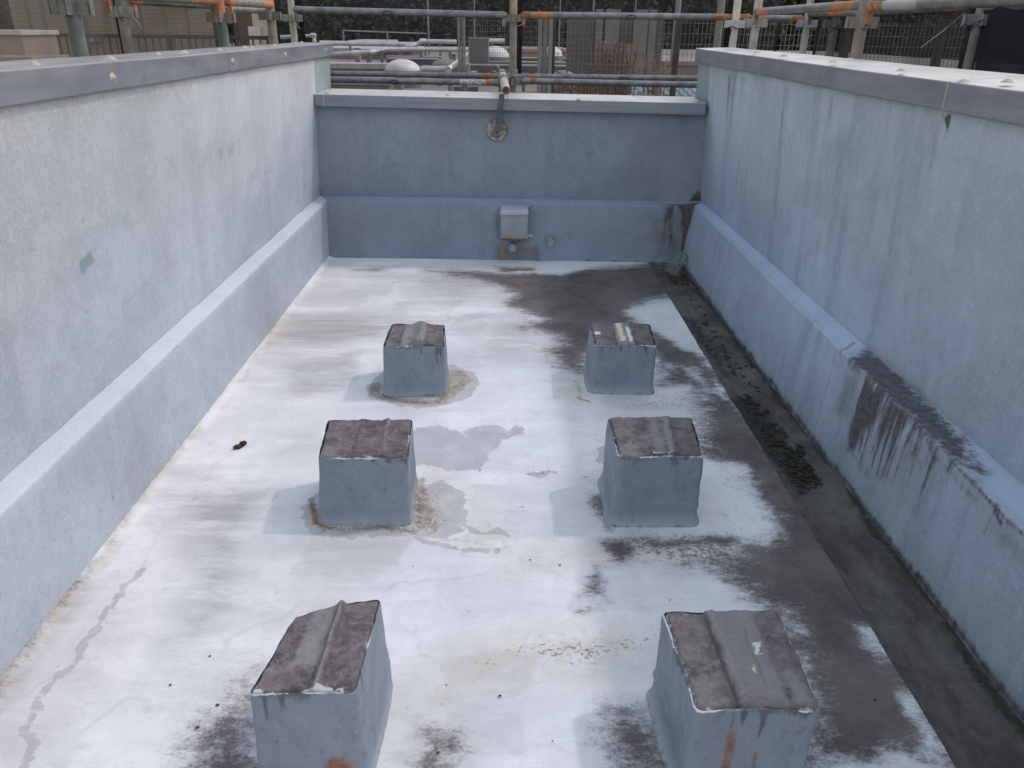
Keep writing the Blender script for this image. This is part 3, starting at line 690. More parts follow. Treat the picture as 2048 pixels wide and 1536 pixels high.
# ---- right wall
PRK = lambda y: [(1.262,-.04),(1.264+.004*y,.18),(1.262+.0115*y,.390),(1.2628+.0115*y,.395),(1.266+.0115*y,.3985),(1.272+.0115*y,.400),(1.388+.002*y,.410),(1.40+.002*y,.411)]
WRK = lambda y: [(1.394+.001*y,.400),(1.388+.001*y,.43),(1.372,.85),(1.350,1.31)]
def S_r(up, *pts):
    out = []
    for x, y in pts:
        if up == 1:
            p = on_x(x, y, 1.375); p = on_x(x, y, 1.394-.05*(p[2]-.40)); out.append((p[1], p[2]-.40))
        elif up == 0:
            p = on_x(x, y, 1.275); p = on_x(x, y, 1.262+.0115*p[1]*max(0,p[2])/.39); out.append((p[1], p[2]+.04))
        else:
            p = on_z(x, y, .405); out.append((p[1], .44+p[0]-(1.265+.0115*p[1])))
    return out
def mr_pl(keys):
    f = lambda *p: S_r(0, *p); L = lambda *p: S_r(2, *p)
    ya, yb, yc, yd = f((1730,750))[0][0], f((1800,825))[0][0], f((1885,918))[0][0], f((2040,1080))[0][0]
    return dict(
      stain=drips(yb-.02, ya, .445, 34, .08, .34, .005, .014, 1.15, .012, 1) + drips(yc-.05, yb, .445, 30, .04, .28, .004, .010, 1.05, .010, 2) + drips(yd-.3, yc, .44, 30, .01, .11, .002, .006, .75, .008, 3) + drips(2.7, 5.2, .44, 26, .01, .08, .002, .005, .55, .008, 4) + [('p', L((1692,714),(1742,699),(1805,748),(1872,815),(1935,885),(1948,920),(1925,930),(1868,886),(1795,818),(1733,757)), .045, .80), ('p', L((1735,716),(1800,765),(1870,840),(1920,890),(1870,865),(1795,800),(1745,750)), .03, 1.1), ('p', L((1925,880),(1990,950),(1960,965),(1925,930)), .03, .55),
             ('p', f((1730,748),(1770,790),(1745,840),(1712,890),(1695,900),(1700,850),(1716,800)), .05, .98), ('p', f((1770,790),(1800,825),(1780,870),(1760,890),(1750,890)), .05, .85),
             ('p', f((1822,868),(1848,892),(1822,925),(1800,950),(1808,915)), .04, .6), ('p', f((1862,895),(1884,918),(1862,945),(1850,965),(1855,935)), .03, .75),
             ('l', L((1870,875),(1920,930),(1970,985),(2060,1078)), .006, .012, .8), ('p', L((1975,1000),(1990,1005),(1998,1025),(1980,1020)), .01, .8),
             ('l', L((1535,551),(1548,553)), .004, .006, .8), ('l', f((1878,920),(1900,945),(1960,1005)), .006, .02, .6),
             ('l', f((1695,900),(1715,925),(1735,950)), .015, .03, .5), ('l', [(0.,.04),(5.4,.04)], .012, .02, .9)],
      grime=[('l', [(0.,.03),(5.4,.03)], .035, .06, .8), ('p', f((1690,740),(1728,752),(1700,850),(1660,830)), .03, .55), ('p', f((1780,835),(1900,960),(1840,1080),(1740,960)), .06, .45),
             ('p', f((1960,1005),(2060,1090),(2060,1160),(1990,1090)), .05, .6), ('p', f((1500,560),(1530,580),(1500,640),(1470,620)), .04, .35)],
      rust=[('l', L((1712,686),(1694,697),(1677,700)), .007, .010, .95), ('l', f((1674,704),(1656,760),(1640,815),(1628,855)), .005, .012, 1.0), ('l', f((1837,958),(1832,975)), .004, .008, .9)],
      chip=[('l', L((1700,694),(1680,699)), .002, .005, .8), ('l', f((1672,712),(1660,750),(1640,815)), .0018, .004, .8)],
      light=[('l', [(0,.495),(5.6,.51)], .052, .02, .95)], green=[('l', [(0,.05),(3.4,.05)], .02, .04, .45)],  # ledge band: fresh paint plus painted-in light from the sky
      crack=[('l', f((1400,470),(1440,490),(1500,600),(1560,700)), .001, .006, .25)])
def mr_up(keys):
    s = lambda *p: S_r(1, *p)
    return dict(
      stain=drips(-.2, 5.4, .885, 46, .02, .22, .002, .007, .42, .012, 7) + drips(1.6, 5.3, lambda: random.Random(3).uniform(.3,.8), 1, .1, .2, .002, .004, .4, .01, 8) + [('p', s((1885,228),(1905,228),(1896,262)), .012, .85), ('l', s((1478,322),(1473,372)), .006, .008, .62), ('l', s((1495,338),(1489,382)), .004, .008, .55), ('l', s((1627,262),(1618,312)), .003, .006, .5),
             ('l', s((1755,790),(1800,830),(1850,860)), .004, .03, .65)],
      grime=drips(.8, 5.2, .88, 34, .2, .85, .012, .05, .62, .03, 9) + [('l', s((1715,690),(1760,730),(1850,800),(1900,850)), .015, .035, .8), ('p', s((1750,270),(1790,270),(1740,520),(1700,520)), .05, .35), ('p', s((1640,250),(1720,250),(1660,520),(1600,540)), .06, .42),
             ('l', [(-1,.88),(6,.88)], .015, .04, .42), ('p', s((1800,330),(1960,330),(1880,560),(1780,600)), .09, .3)],
      rust=[('l', s((1826,535),(1818,560),(1809,598)), .004, .008, .62), ('l', s((1893,240),(1888,380)), .02, .06, .33), ('l', s((1975,290),(1960,420)), .03, .07, .34)],
      chip=[('l', s((1821,545),(1814,578)), .002, .004, .85)], crack=hairs(1.,5.2,.1,.85,12,34) + [('l', s((1826,527),(1815,562),(1808,604)), .0015, .004, .8), ('l', s((1940,385),(1935,400)), .001, .004, .6)],
      light=repairs(.8,5.3,.1,.85,18,33) + [('p', s((1952,289),(2048,300),(2048,640),(1880,760),(1884,733)), .01, .12), ('p', s((1420,220),(1560,240),(1540,420),(1440,380)), .12, .3)],
      green=[('p', [(5.46,.60),(5.46,.95),(6.2,.95),(6.2,.55)], .008, .9)])
def cop_right(T):
    zt = lambda y: 1.358+.0064*y; zb = lambda y: 1.279+.0050*y; oz = lambda y: 1.385+.0030*y
    for y0, y1 in ((-1.6, 2.452), (2.456, 5.82)):
        c = coping(T, 1, 1.326, 1.58, zt, zb, y0, y1, oz)
        for x, y in ((1456,102),(1512,104),(1511,109),(1567,111),(1592,120),(1665,123),(1711,137),(1802,140),(1899,162),(1927,163),(2014,163),(1411,97),(1430,99)):
            p = on_z(x, y+2, 1.375)
            for _ in range(3): p = on_z(x, y+2, zt(p[1])+(oz(p[1])-zt(p[1]))*min(1,max(0,(p[0]-1.326)/.254)))
            if 1.33 < p[0] < 1.58 and y0 < p[1] < y1: dab(c, p, (0,0,1), .015, .010)
    g = Geo(); g.tube([(1.3262, 2.454, 1.292),(1.3258, 2.454, 1.33),(1.3262,2.454,1.373)], .0022, 8); g.build('joint_sealant', SEAL, T, True)
side_wall(1, 'long shaded grey parapet wall on the right, streaked and stained above its ledge', WALL_R, 5.80, PRK, WRK, mr_pl, mr_up, cop_right)

# ---- end wall
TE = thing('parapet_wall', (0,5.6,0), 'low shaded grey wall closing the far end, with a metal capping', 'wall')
def end_part(nm, keys, n, masks, sd):
    xv = np.arange(-1.40, 1.441, .013); pr, t = fillet_profile(keys, n)
    uu, vv = np.meshgrid(xv, np.arange(n), indexing='ij')
    Yg = pr[:,0][None,:] - .024*uu; Zg = np.tile(pr[:,1], (len(xv),1))
    Q = np.stack([uu.ravel(), np.tile(t,(len(xv),1)).ravel()],1)
    Yr = Yg.ravel() + vnoise(Q, 4, sd)*.004 + vnoise(Q, 16, sd+3)*.0012
    Zr = Zg.ravel() + vnoise(Q, 6, sd+6)*.002
    QW = Q + np.stack([vnoise(Q, 9, 1), vnoise(Q, 9, 2)],1)*.012
    at = {k: paint(QW, v) for k, v in masks().items()}
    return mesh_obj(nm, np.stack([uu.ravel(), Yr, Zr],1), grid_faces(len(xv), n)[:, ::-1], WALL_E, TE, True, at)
def s_e(*pts):
    out = []
    for x, y in pts:
        p = on_y(x, y, 5.38); p = on_y(x, y, 5.372-.024*p[0]); out.append((p[0], p[2]+.03))
    return out
def s_eu(*pts):
    out = []
    for x, y in pts:
        p = on_y(x, y, 5.515); p = on_y(x, y, 5.515-.024*p[0]); out.append((p[0], p[2]-.40))
    return out
end_part('plinth', [(5.368,-.03),(5.372,.03),(5.380,.20),(5.396,.390),(5.3968,.395),(5.400,.3985),(5.406,.400),(5.512,.410),(5.53,.411)], 80, lambda: dict(
  stain=drips(1.10, 1.36, .44, 26, .04, .40, .003, .010, .9, .010, 11) + drips(-1.2, 1.1, .44, 40, .004, .05, .002, .005, .5, .008, 12) + [('p', s_e((1366,410),(1398,405),(1392,450),(1384,535),(1362,525),(1368,450)), .028, 1.25), ('l', [(1.15,.44),(1.4,.46)], .012, .03, .95), ('p', s_e((1330,415),(1350,412),(1348,500),(1330,480)), .04, .7), ('l', [(1.24,.43),(1.45,.50)], .03, .03, 1.),
         ('l', s_e((1170,523),(1345,527)), .006, .012, .9), ('l', s_e((655,516),(720,517)), .003, .008, .75), ('l', s_e((985,523),(1080,524)), .006, .02, .7), ('l', s_e((660,440),(662,500)), .002, .006, .5)],
  grime=[('p', s_e((990,490),(1080,490),(1085,528),(985,528)), .03, .7), ('p', s_e((985,420),(1003,420),(1003,480),(990,480)), .02, .6), ('l', s_e((655,515),(1340,525)), .015, .03, .35), ('p', s_e((1290,430),(1385,410),(1380,525),(1310,520)), .06, .55)],
  rust=[('p', s_e((1000,484),(1012,484),(1010,520),(1000,520)), .012, .75), ('p', s_e((1055,486),(1062,486),(1068,515),(1056,515)), .012, .55)],
  light=repairs(-1.2,1.3,.05,.40,12,35) + [('l', [(-1.4,.49),(1.4,.49)], .05, .02, .8)], green=[], chip=[], crack=hairs(-1.2,1.3,.05,.40,8,36) + [('l', s_e((650,398),(700,400)), .001, .004, .3)]), 3)  # last light band: ledge top brightened in colour, as under open sky
end_part('wall_face', [(5.520,.395),(5.518,.43),(5.512,.75),(5.508,1.02)], 56, lambda: dict(
  stain=[('p', s_eu((1378,402),(1388,388),(1398,378),(1404,400),(1400,412)), .015, 1.), ('l', s_eu((1030,398),(1044,397)), .003, .006, .7), ('l', s_eu((1126,389),(1128,390)), .003, .004, .9), ('l', s_eu((1168,390),(1186,391)), .002, .005, .55)],
  grime=[('l', [(-1.3,.60),(1.4,.60)], .01, .04, .45), ('l', [(-1.3,.02),(1.4,.02)], .01, .03, .3)], crack=hairs(-1.2,1.3,.05,.6,8,37) + [('l', s_eu((1135,380),(1155,381)), .001, .003, .6), ('l', s_eu((1290,396),(1300,397)), .001, .003, .5)],
  light=[], green=[], chip=[], rust=[]), 5)
Geo().box((-1.30,5.53,-2.5),(1.36,5.86,1.03)).build('core', WALL_E, TE)
# capping of the end wall (tilts slightly down to the right)
def end_coping():
    xv = np.linspace(-1.268, 1.338, 60); V = []
    for x in xv:
        zt = 1.081 - .0085*x; yf = 5.438 - .026*x; yb = 5.86-.03*x; w_ = .001*math.sin(4*x)
        for y, z in ((yf+.014, zt-.072),(yf+.003, zt-.076+w_),(yf+w_, zt-.073),(yf+w_, zt-.038),(yf, zt-.005),(yf+.0015, zt-.0015),(yf+.006, zt),((yf+yb)/2, zt+.003),(yb-.004, zt+.008),(yb, zt+.004),(yb, zt-.07)): V.append((x, y, z))
    m = 11; F = grid_faces(60, m)[:, ::-1]
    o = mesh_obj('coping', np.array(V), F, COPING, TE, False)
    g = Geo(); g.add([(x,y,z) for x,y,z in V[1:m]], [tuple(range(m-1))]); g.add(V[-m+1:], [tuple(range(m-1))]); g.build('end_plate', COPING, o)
    for x, y in ((662,180),(653,186),(783,182),(894,184),(895,191),(1157,191),(1157,199),(1267,194),(1392,198),(1398,204)):
        p = on_z(x, y, 1.085); zt = 1.081-.0085*p[0]; p = on_z(x, y, zt+.003); dab(o, p, (0,0,1), .015, .009)
    g = Geo(); xx = on_y(645,200,5.44)[0]; g.tube([(xx,5.4705,1.015),(xx,5.4685,1.05),(xx,5.4705,1.088)], .004, 8); g.build('joint_sealant', SEAL, o, True)
end_coping()

# ------------------------------------------------------------------ equipment pads (painted concrete blocks)
def pad(label, base, top, h, capfn, seed, flare=.016, grime=None, rust=None, crust=None, chipn=None, back_h=None):
    """base/top: four (x,y) corners, counter-clockwise from front-left. h: top height"""
    bh0 = back_h
    back_h = lambda x, y: vnoise(np.stack([x, y],1), 13, seed+50)*.0055 + vnoise(np.stack([x, y],1), 38, seed+51)*.0028 + (bh0(x, y) if bh0 else 0)
    base = np.array(base, float); top = np.array(top, float); c0 = base.mean(0)
    T = thing('equipment_pad', (c0[0], c0[1], 0), label, 'concrete block', 'painted concrete blocks on the roof')
    N = 22; r = .016
    def ring(q, rad):
        pts = []; tags = []
        for i in range(4):
            a, b, cc = q[i-1], q[i], q[(i+1) % 4]
            d1 = (a-b)/np.linalg.norm(a-b); d2 = (cc-b)/np.linalg.norm(cc-b)
            p1, p2 = b+d1*rad, b+d2*rad
            for t in (0,.25,.5,.75,1.): pts.append((1-t)**2*p1+2*t*(1-t)*b+t*t*p2); tags.append(i)
            e = q[(i+1) % 4]; d3 = (b-e)/np.linalg.norm(b-e); p3 = e+d3*rad
            for k in range(1, N): pts.append(p2+(p3-p2)*k/N); tags.append(i)
        return np.array(pts)
    levels = [(-.012,1.0),(0,1.0),(.004,.80),(.010,.55),(.020,.28),(.035,.08),(.055,0)] + [(z,0) for z in np.linspace(.075, h-.012, 16)]
    levels += [(h-.008,-.02),(h-.004,-.10),(h-.001,-.3),(h+.0005,-.7)]
    V = []; zc = []
    for z, f in levels:
        t = np.clip(z/h, 0, 1); q = base*(1-t)+top*t; rg = ring(q, r*(1+1.2*max(f,0)))
        out = rg - rg.mean(0); nrm = out/np.linalg.norm(out, axis=1)[:,None]
        # square-ish outward push
        rg = rg + np.sign(out)*np.abs(nrm)**.6*flare*f*(1.0 if f >= 0 else .35)
        V.append(np.concatenate([rg, np.full((len(rg),1), z)], 1))
    V = np.array(V); L, K, _ = V.shape; VV = V.reshape(-1,3).copy()
    nz = vnoise(VV, 8, seed)*.0065 + vnoise(VV, 24, seed+3)*.0030 + vnoise(VV*np.array([1,1,.4]), 40, seed+5, 2)*.0008
    ctr = np.array([c0[0], c0[1]]); dirv = VV[:,:2]-ctr; dirv /= np.linalg.norm(dirv, axis=1)[:,None]
    VV[:,:2] += dirv*nz[:,None]
    # horizontal membrane wrinkle near the foot
    wr = .007*np.exp(-((VV[:,2]-(.07+.02*vnoise(VV[:,:2],7,seed)))/.007)**2)*np.clip(vnoise(VV[:,:2], 5, seed+1)*2, 0, 1)
    VV[:,:2] += dirv*wr[:,None]
    if back_h is not None:                                     # uneven top line
        VV[:,2] += back_h(VV[:,0], VV[:,1])*np.clip(VV[:,2]/h,0,1)**2
    i = np.arange((L-1)*K); a = i//K; k = i % K
    F = np.stack([a*K+k, a*K+(k+1)%K, (a+1)*K+(k+1)%K, (a+1)*K+k], 1)
    zz = V.reshape(-1,3)[:,2]
    s_ = np.stack([VV[:,0]*1.+VV[:,1], zz], 1)
    n1 = vnoise(np.stack([VV[:,0],VV[:,1]],1), 14, seed+9)
    at = dict(grime=np.clip(.70-(h-zz)/(.045+.05*n1), 0, .70)*np.clip(.55+1.4*vnoise(VV, 18, seed+41), 0, 1) + np.clip(.52-(zz-.0)/.035, 0, .4),
              chip=np.clip(.64-(h-zz)/.016, 0, .64)*np.clip(.6+1.3*vnoise(VV[:,:2], 13, seed+30), 0, 1.1), foot=np.clip(1-zz/.05,0,1), crust=np.clip(.5-zz/.03, 0, .5)*(.35 if crust is None else crust), rust=np.zeros(len(zz)))
    rg_ = random.Random(seed); per = np.where(np.abs(nrmx := (VV[:,0]-c0[0])) > np.abs(VV[:,1]-c0[1]), VV[:,1], VV[:,0])
    S2 = np.stack([per + .002*vnoise(VV, 30, seed), zz],1)
    at['grime'] = np.maximum(at['grime'], paint(S2, drips(c0[0]-.16, c0[0]+.16, h, 20, .01, .14, .002, .007, .95, .006, seed+60) + drips(c0[1]-.16, c0[1]+.16, h, 14, .01, .12, .002, .006, .9, .006, seed+70)))
    at['grime'] = np.maximum(at['grime'], np.clip(.55-(zz-.006)/.03, 0, .55)*np.clip(.5+1.2*vnoise(VV[:,:2], 16, seed+33), 0, 1))  # both foot terms: base dirt, with contact shade painted in
    if rust:
        for (x, z0, z1, rr, v) in rust:
            d = np.hypot(VV[:,0]-x, np.maximum(0, np.maximum(z0-zz, zz-z1))); fr = VV[:,1] < c0[1]-.05
            at['rust'] = np.maximum(at['rust'], np.where(fr, np.clip(.5-(d-rr)/(rr*1.6), 0, 1)*v, 0))
    mesh_obj('pad_body', VV, F, PAD, T, True, at)
    # felt covering on the top
    nu = 64; g = np.linspace(0, 1, nu); U, W = np.meshgrid(g, g, indexing='ij')
    ins = .006; tq = top + (top.mean(0)-top)/np.linalg.norm(top.mean(0)-top, axis=1)[:,None]*ins
    Pxy = (tq[0]*((1-U)*(1-W))[...,None] + tq[1]*(U*(1-W))[...,None] + tq[2]*(U*W)[...,None] + tq[3]*((1-U)*W)[...,None]).reshape(-1,2)
    edge = np.minimum(np.minimum(U, 1-U), np.minimum(W, 1-W)).ravel()
    uu, ww = U.ravel(), W.ravel(); zc = np.full(len(uu), h+.0035)
    zc += vnoise(Pxy, 15, seed+20)*.0050 + vnoise(Pxy, 48, seed+21)*.0030 + vnoise(Pxy, 110, seed+23)*.0012
    rag = vnoise(Pxy, 40, seed+22)
    Pxy = Pxy + (Pxy-Pxy.mean(0))*(np.where(edge < .002, .030*rag, np.where(edge < .02, .018*rag, 0)))[:,None]
    catt = dict(strip=np.zeros(len(uu)), chip=np.clip(.60-edge/.07, 0, .60)*np.clip(.65+1.3*vnoise(Pxy, 13, seed+30), 0, 1.1), yellow=np.zeros(len(uu)), crack=np.zeros(len(uu)))
    zc = capfn(uu, ww, zc, catt, np.stack([uu, ww],1), seed)
    if back_h is not None: zc += back_h(Pxy[:,0], Pxy[:,1])
    zc = np.where(edge < .001, h-.007+(back_h(Pxy[:,0], Pxy[:,1]) if back_h is not None else 0)+.003*rag, np.where(edge < .02, zc-.0012, zc))
    mesh_obj('top_cap', np.stack([Pxy[:,0], Pxy[:,1], zc],1), grid_faces(nu, nu), CAP, T, True, catt)
    return T
def seamline(P, pts, r=.004, w=.012): return np.clip(.5-sd_path(P + np.stack([vnoise(P,9,2),vnoise(P,9,5)],1)*.02, pts, r)/(2*w), 0, 1)
def rect(P, x0, x1, y0, y1, w=.02): return np.clip(.5-sd_poly(P + np.stack([vnoise(P,8,7),vnoise(P,8,8)],1)*.02, [(x0,y0),(x1,y0),(x1,y1),(x0,y1)])/(2*w), 0, 1)
def cap_fold(u, v, z, a, P, s):            # rear left: folded ridge right of centre
    rp = .56+.05*np.sin(v*3); z = z + .026*np.exp(-((u-rp)/.13)**2)*(1-.25*v) - .004*(u < .25)
    a['strip'] = np.maximum(a['strip'], rect(P, .27, .68, -.05, 1.05, .06)*.95)
    a['crack'] = np.maximum(a['crack'], seamline(P, [(.27,0),(.25,.5),(.30,1)], .002, .012)); a['crack'] = np.maximum(a['crack'], seamline(P, [(.60,0),(.56,.5),(.58,1)], .001, .012)*.7)
    return z
def cap_laps(u, v, z, a, P, s):            # middle left: two lap seams
    z = z + .005*rect(P, .40, .74, -.1, 1.1, .015) + .006*np.exp(-((u-.72)/.03)**2)
    a['crack'] = np.maximum(a['crack'], seamline(P, [(.37,0),(.38,.5),(.47,1.)], .003, .012)); a['crack'] = np.maximum(a['crack'], seamline(P, [(.70,0),(.72,.4),(.76,1.)], .004, .014))
    a['strip'] = np.maximum(a['strip'], seamline(P, [(.70,.0),(.74,1)], .03, .05)*.8)
    return z
def cap_hump(u, v, z, a, P, s):            # near left: raised seam, slumped corner
    z = z + .016*np.exp(-((u-(.62-.05*v))/.05)**2)
    a['strip'] = np.maximum(a['strip'], rect(P, .24, .60, .25, 1.0, .10)*.85); a['strip'] = np.maximum(a['strip'], seamline(P, [(.60,0),(.56,1)], .05, .05)*.75)
    a['chip'] = np.maximum(a['chip'], seamline(P, [(.56,.1),(.55,.75)], .02, .04)*.52); a['yellow'] = np.maximum(a['yellow'], seamline(P, [(.32,.48),(.40,.62),(.50,.70)], .02, .04)*.62)
    a['chip'] = np.maximum(a['chip'], rect(P, .0, 1., -.02, .05, .03)*(.45+.35*vnoise(P, 9, 77)))
    a['crack'] = np.maximum(a['crack'], seamline(P, [(.57,-.05),(.58,.3),(.56,.6),(.55,1)], .003, .012)); a['crack'] = np.maximum(a['crack'], seamline(P, [(.22,.32),(.25,.38),(.24,.46)], .003, .01)); a['crack'] = np.maximum(a['crack'], seamline(P, [(.80,0),(.79,.5),(.80,1)], .0, .01)*.5)
    return z
def cap_patch(u, v, z, a, P, s):           # rear right: bright weathered patch
    z = z + .003*rect(P, .36, .66, -.05, 1.05, .02)
    a['strip'] = np.maximum(a['strip'], rect(P, .38, .66, -.1, 1.1, .03)*1.0); a['yellow'] = np.maximum(a['yellow'], rect(P, .40, .55, .12, .98, .06)*.66)
    a['chip'] = np.maximum(a['chip'], rect(P, .57, .64, .10, .80, .02)*.75); a['chip'] = np.maximum(a['chip'], rect(P, .03, .14, .45, .62, .03)*.8)
    a['crack'] = np.maximum(a['crack'], seamline(P, [(.36,0),(.37,1)], .002, .01)); a['crack'] = np.maximum(a['crack'], seamline(P, [(.67,0),(.66,1)], .002, .01)*.8)
    return z
def cap_wide(u, v, z, a, P, s):            # middle right: broad pale lap
    z = z + .004*rect(P, .40, .72, -.1, 1.1, .02) + .004*np.exp(-((u-.70)/.04)**2)
    a['strip'] = np.maximum(a['strip'], rect(P, .40, .62, .0, 1.0, .10)*.66); a['strip'] = np.maximum(a['strip'], seamline(P, [(.64,.1),(.66,1)], .04, .05)*.9)
    a['crack'] = np.maximum(a['crack'], seamline(P, [(.69,0),(.70,.5),(.69,1)], .002, .012)); a['crack'] = np.maximum(a['crack'], seamline(P, [(.30,.0),(.26,.4)], .0, .01)*.6)
    a['chip'] = np.maximum(a['chip'], rect(P, .40, .68, .02, .10, .03)*.5)
    return z
def cap_layer(u, v, z, a, P, s):           # near right: thick extra layer
    z = z + .011*rect(P, .34, 1.1, .02, 1.1, .010) + .006*np.exp(-((u-.40)/.03)**2) - .004*rect(P, .72, 1.1, .1, 1.1, .03)
    a['strip'] = np.maximum(a['strip'], rect(P, .36, .74, .0, 1.05, .08)*1.05); a['strip'] = np.maximum(a['strip'], rect(P, .75, 1.05, -.05, .35, .15)*.7)
    a['chip'] = np.maximum(a['chip'], rect(P, .62, .71, .45, .60, .05)*.75); a['yellow'] = np.maximum(a['yellow'], seamline(P, [(.56,.30),(.58,.42)], .015, .03)*.7)
    a['chip'] = np.maximum(a['chip'], np.clip(.66-u/.05, 0, .66)); a['crack'] = np.maximum(a['crack'], seamline(P, [(.335,0),(.335,.5),(.33,1)], .004, .010)); a['crack'] = np.maximum(a['crack'], seamline(P, [(.62,.18),(.60,.5),(.62,.75)], .002, .012)*.7)
    a['crack'] = np.maximum(a['crack'], seamline(P, [(.36,.05),(.66,.04)], .001, .01)*.8)
    return z
pad('rear left painted concrete block with a folded ridge across its brown top', [(-.532,3.10),(-.248,3.12),(-.262,3.42),(-.535,3.42)], [(-.522,3.115),(-.254,3.118),(-.272,3.39),(-.522,3.40)], .238, cap_fold, 1, .007, crust=1.1)
pad('middle left painted concrete block ringed by grey water marks, dark brown felt top', [(-.606,2.135),(-.303,2.128),(-.312,2.42),(-.622,2.42)], [(-.588,2.136),(-.300,2.134),(-.314,2.402),(-.612,2.404)], .250, cap_laps, 2, .008, crust=1.0)
pad('near left painted concrete block with a slumped corner and raised seam on its top', [(-.524,1.165),(-.284,1.160),(-.270,1.46),(-.495,1.435)], [(-.514,1.163),(-.292,1.160),(-.284,1.452),(-.485,1.408)], .268, cap_hump, 3, .008,
    back_h=lambda x, y: -.020*np.clip((-.36-x)/.13, 0, 1)**1.5*np.clip((y-1.15)/.25, 0, 1) - .004*np.clip((-.44-x)/.08, 0, 1),
    rust=[(-.352,.040,.066,.024,1.0),(-.41,.088,.092,.005,.8),(-.335,.05,.07,.03,.7)], crust=.3)
pad('rear right painted concrete block with a white and yellow patch on its top', [(.398,3.165),(.684,3.155),(.702,3.46),(.402,3.46)], [(.406,3.160),(.682,3.156),(.700,3.445),(.410,3.440)], .233, cap_patch, 4, .013, crust=.2)
pad('middle right painted concrete block with a pale lap strip on its brown top', [(.362,2.14),(.652,2.138),(.668,2.43),(.366,2.43)], [(.374,2.138),(.648,2.136),(.673,2.420),(.370,2.408)], .260, cap_wide, 5, .017, crust=.4)
pad('near right painted concrete block with a thick layer of grey felt on top', [(.392,1.127),(.648,1.125),(.656,1.42),(.376,1.42)], [(.394,1.127),(.648,1.125),(.655,1.418),(.379,1.412)], .262, cap_layer, 6, .018,
    rust=[(.470,.0,.235,.006,.7),(.475,.0,.20,.010,.8),(.53,.0,.14,.006,.7)], crust=.2)

# ------------------------------------------------------------------ things on the end wall
T = thing('junction_box', (.072,5.3,.16), 'small painted metal box on the end wall, its lower edge rusted', 'junction box')
def m_box():
    M = Mat('box_rusted_paint', .5)
    c = M.mix(M.step(M.noise(7,5), .3,.7), (.30,.335,.385), (.39,.42,.47))
    z = M.t.nodes.new('ShaderNodeSeparateXYZ'); M.t.links.new(M.coord(), z.inputs[0])
    low = M.step(z.outputs[2], .003, .045, .78, .0)
    c = M.mix(M.brk(low, M.noise(60,6,.75), 1.1, .12), c, M.mix(M.noise(50,4), (.10,.05,.03), (.34,.17,.07)))
    c = M.mix(M.step(M.noise(45,5,.7,M.coord((1,1,1),(4,4,4))), .69,.72), c, (.20,.13,.09))
    return M.out(c, M.bump(M.noise(40,4), .2, .003))
MBOX = m_box()
g = Geo(); g.hexa([(-.018,5.285,.166),(.166,5.28,.163),(.166,5.40,.163),(-.018,5.40,.166),(-.020,5.272,.352),(.167,5.268,.352),(.167,5.40,.352),(-.020,5.40,.352)], .006); g.build('box_body', MBOX, T, True)
g = Geo(); g.hexa([(-.026,5.262,.345),(.172,5.258,.345),(.172,5.40,.345),(-.026,5.40,.345),(-.022,5.272,.372),(.168,5.268,.372),(.168,5.40,.388),(-.022,5.40,.388)], .006); g.build('lid', BOXP, T, True)
g = Geo(); g.tube([(.165,5.33,.185),(.205,5.33,.186)], .011, 12); g.build('conduit_stub', BOXP, T, True)
g = Geo(); pts = []
g.hexa([(-.005,5.358,.372),(.178,5.356,.372),(.178,5.42,.372),(-.005,5.42,.372),(.0,5.385,.4005),(.195,5.38,.4005),(.195,5.44,.4005),(.0,5.44,.4005)], .012); g.build('mortar_lump', WALL_E, T, True)
for lab, (px, py), L in (('short pipe outlet with pale rim directly below the metal box', (1025,497), .085), ('short pipe outlet with pale rim beside the metal box, standing clear', (1101,487), .075)):
    p = on_y(px, py, 5.37-L); T = thing('pipe_outlet', (p[0], 5.37, p[2]), lab, 'pipe', 'pipe stubs in the end wall')
    e = Vector((p[0], 5.37-L, p[2])); b = Vector((p[0]-.002, 5.40, p[2]+.012))
    g = Geo(); g.tube([b, e+(b-e)*.02], .023, 18); g.build('pipe', BOXP, T, True)
    g = Geo(); ax = (e-b).normalized(); g.lathe(e, [(.024,-.03),(.0275,-.028),(.0285,0),(.027,.004),(.0215,.004),(.020,-.012)], 22, ax); g.build('rim', GALV_PALE, T, True)
    g = Geo(); g.lathe(e, [(.0205,-.006),(.001,-.004)], 22, ax); g.build('plug', m_simple('plug_grey',(.22,.24,.26),(.36,.37,.39)), T)
    g = Geo(); g.lathe((p[0],5.374,p[2]+.012), [(.046,-.012),(.043,.004),(.030,.012),(.022,.013)], 22, ax); g.build('collar', WALL_E, T, True)

# drain grate leaning in the corner
def drain_grate():
    A, B_ = on_z(1329,541,.006), on_z(1352,552,.006); C, D = on_y(1376,511,5.20), on_y(1357,497,5.26)
    T = thing('drain_grate', (A+B_)/2, 'rusty wire strainer panel leaning in the far right corner', 'drain grate')
    g = Geo(); A,B_,C,D = map(Vector, (A,B_,C,D))
    for a, b in ((A,B_),(B_,C),(C,D),(D,A)): g.tube([a,b], .0032, 8)
    g.build('frame', GALV_OLD, T); g = Geo()
    n = 11
    nrm = (B_-A).cross(D-A).normalized()
    bul = lambda u, v: A*(1-u)*(1-v)+B_*u*(1-v)+C*u*v+D*(1-u)*v
    for k in range(1, n):
        g.tube([bul(k/n, 0), bul(k/n, 1)], .0013, 5)
        g.tube([bul(0, k/n), bul(1, k/n)], .0013, 5)
    g.build('wire_mesh', m_simple('grate_wire',(.26,.25,.235),(.44,.42,.40),40,.6,.3,0), T)
drain_grate()
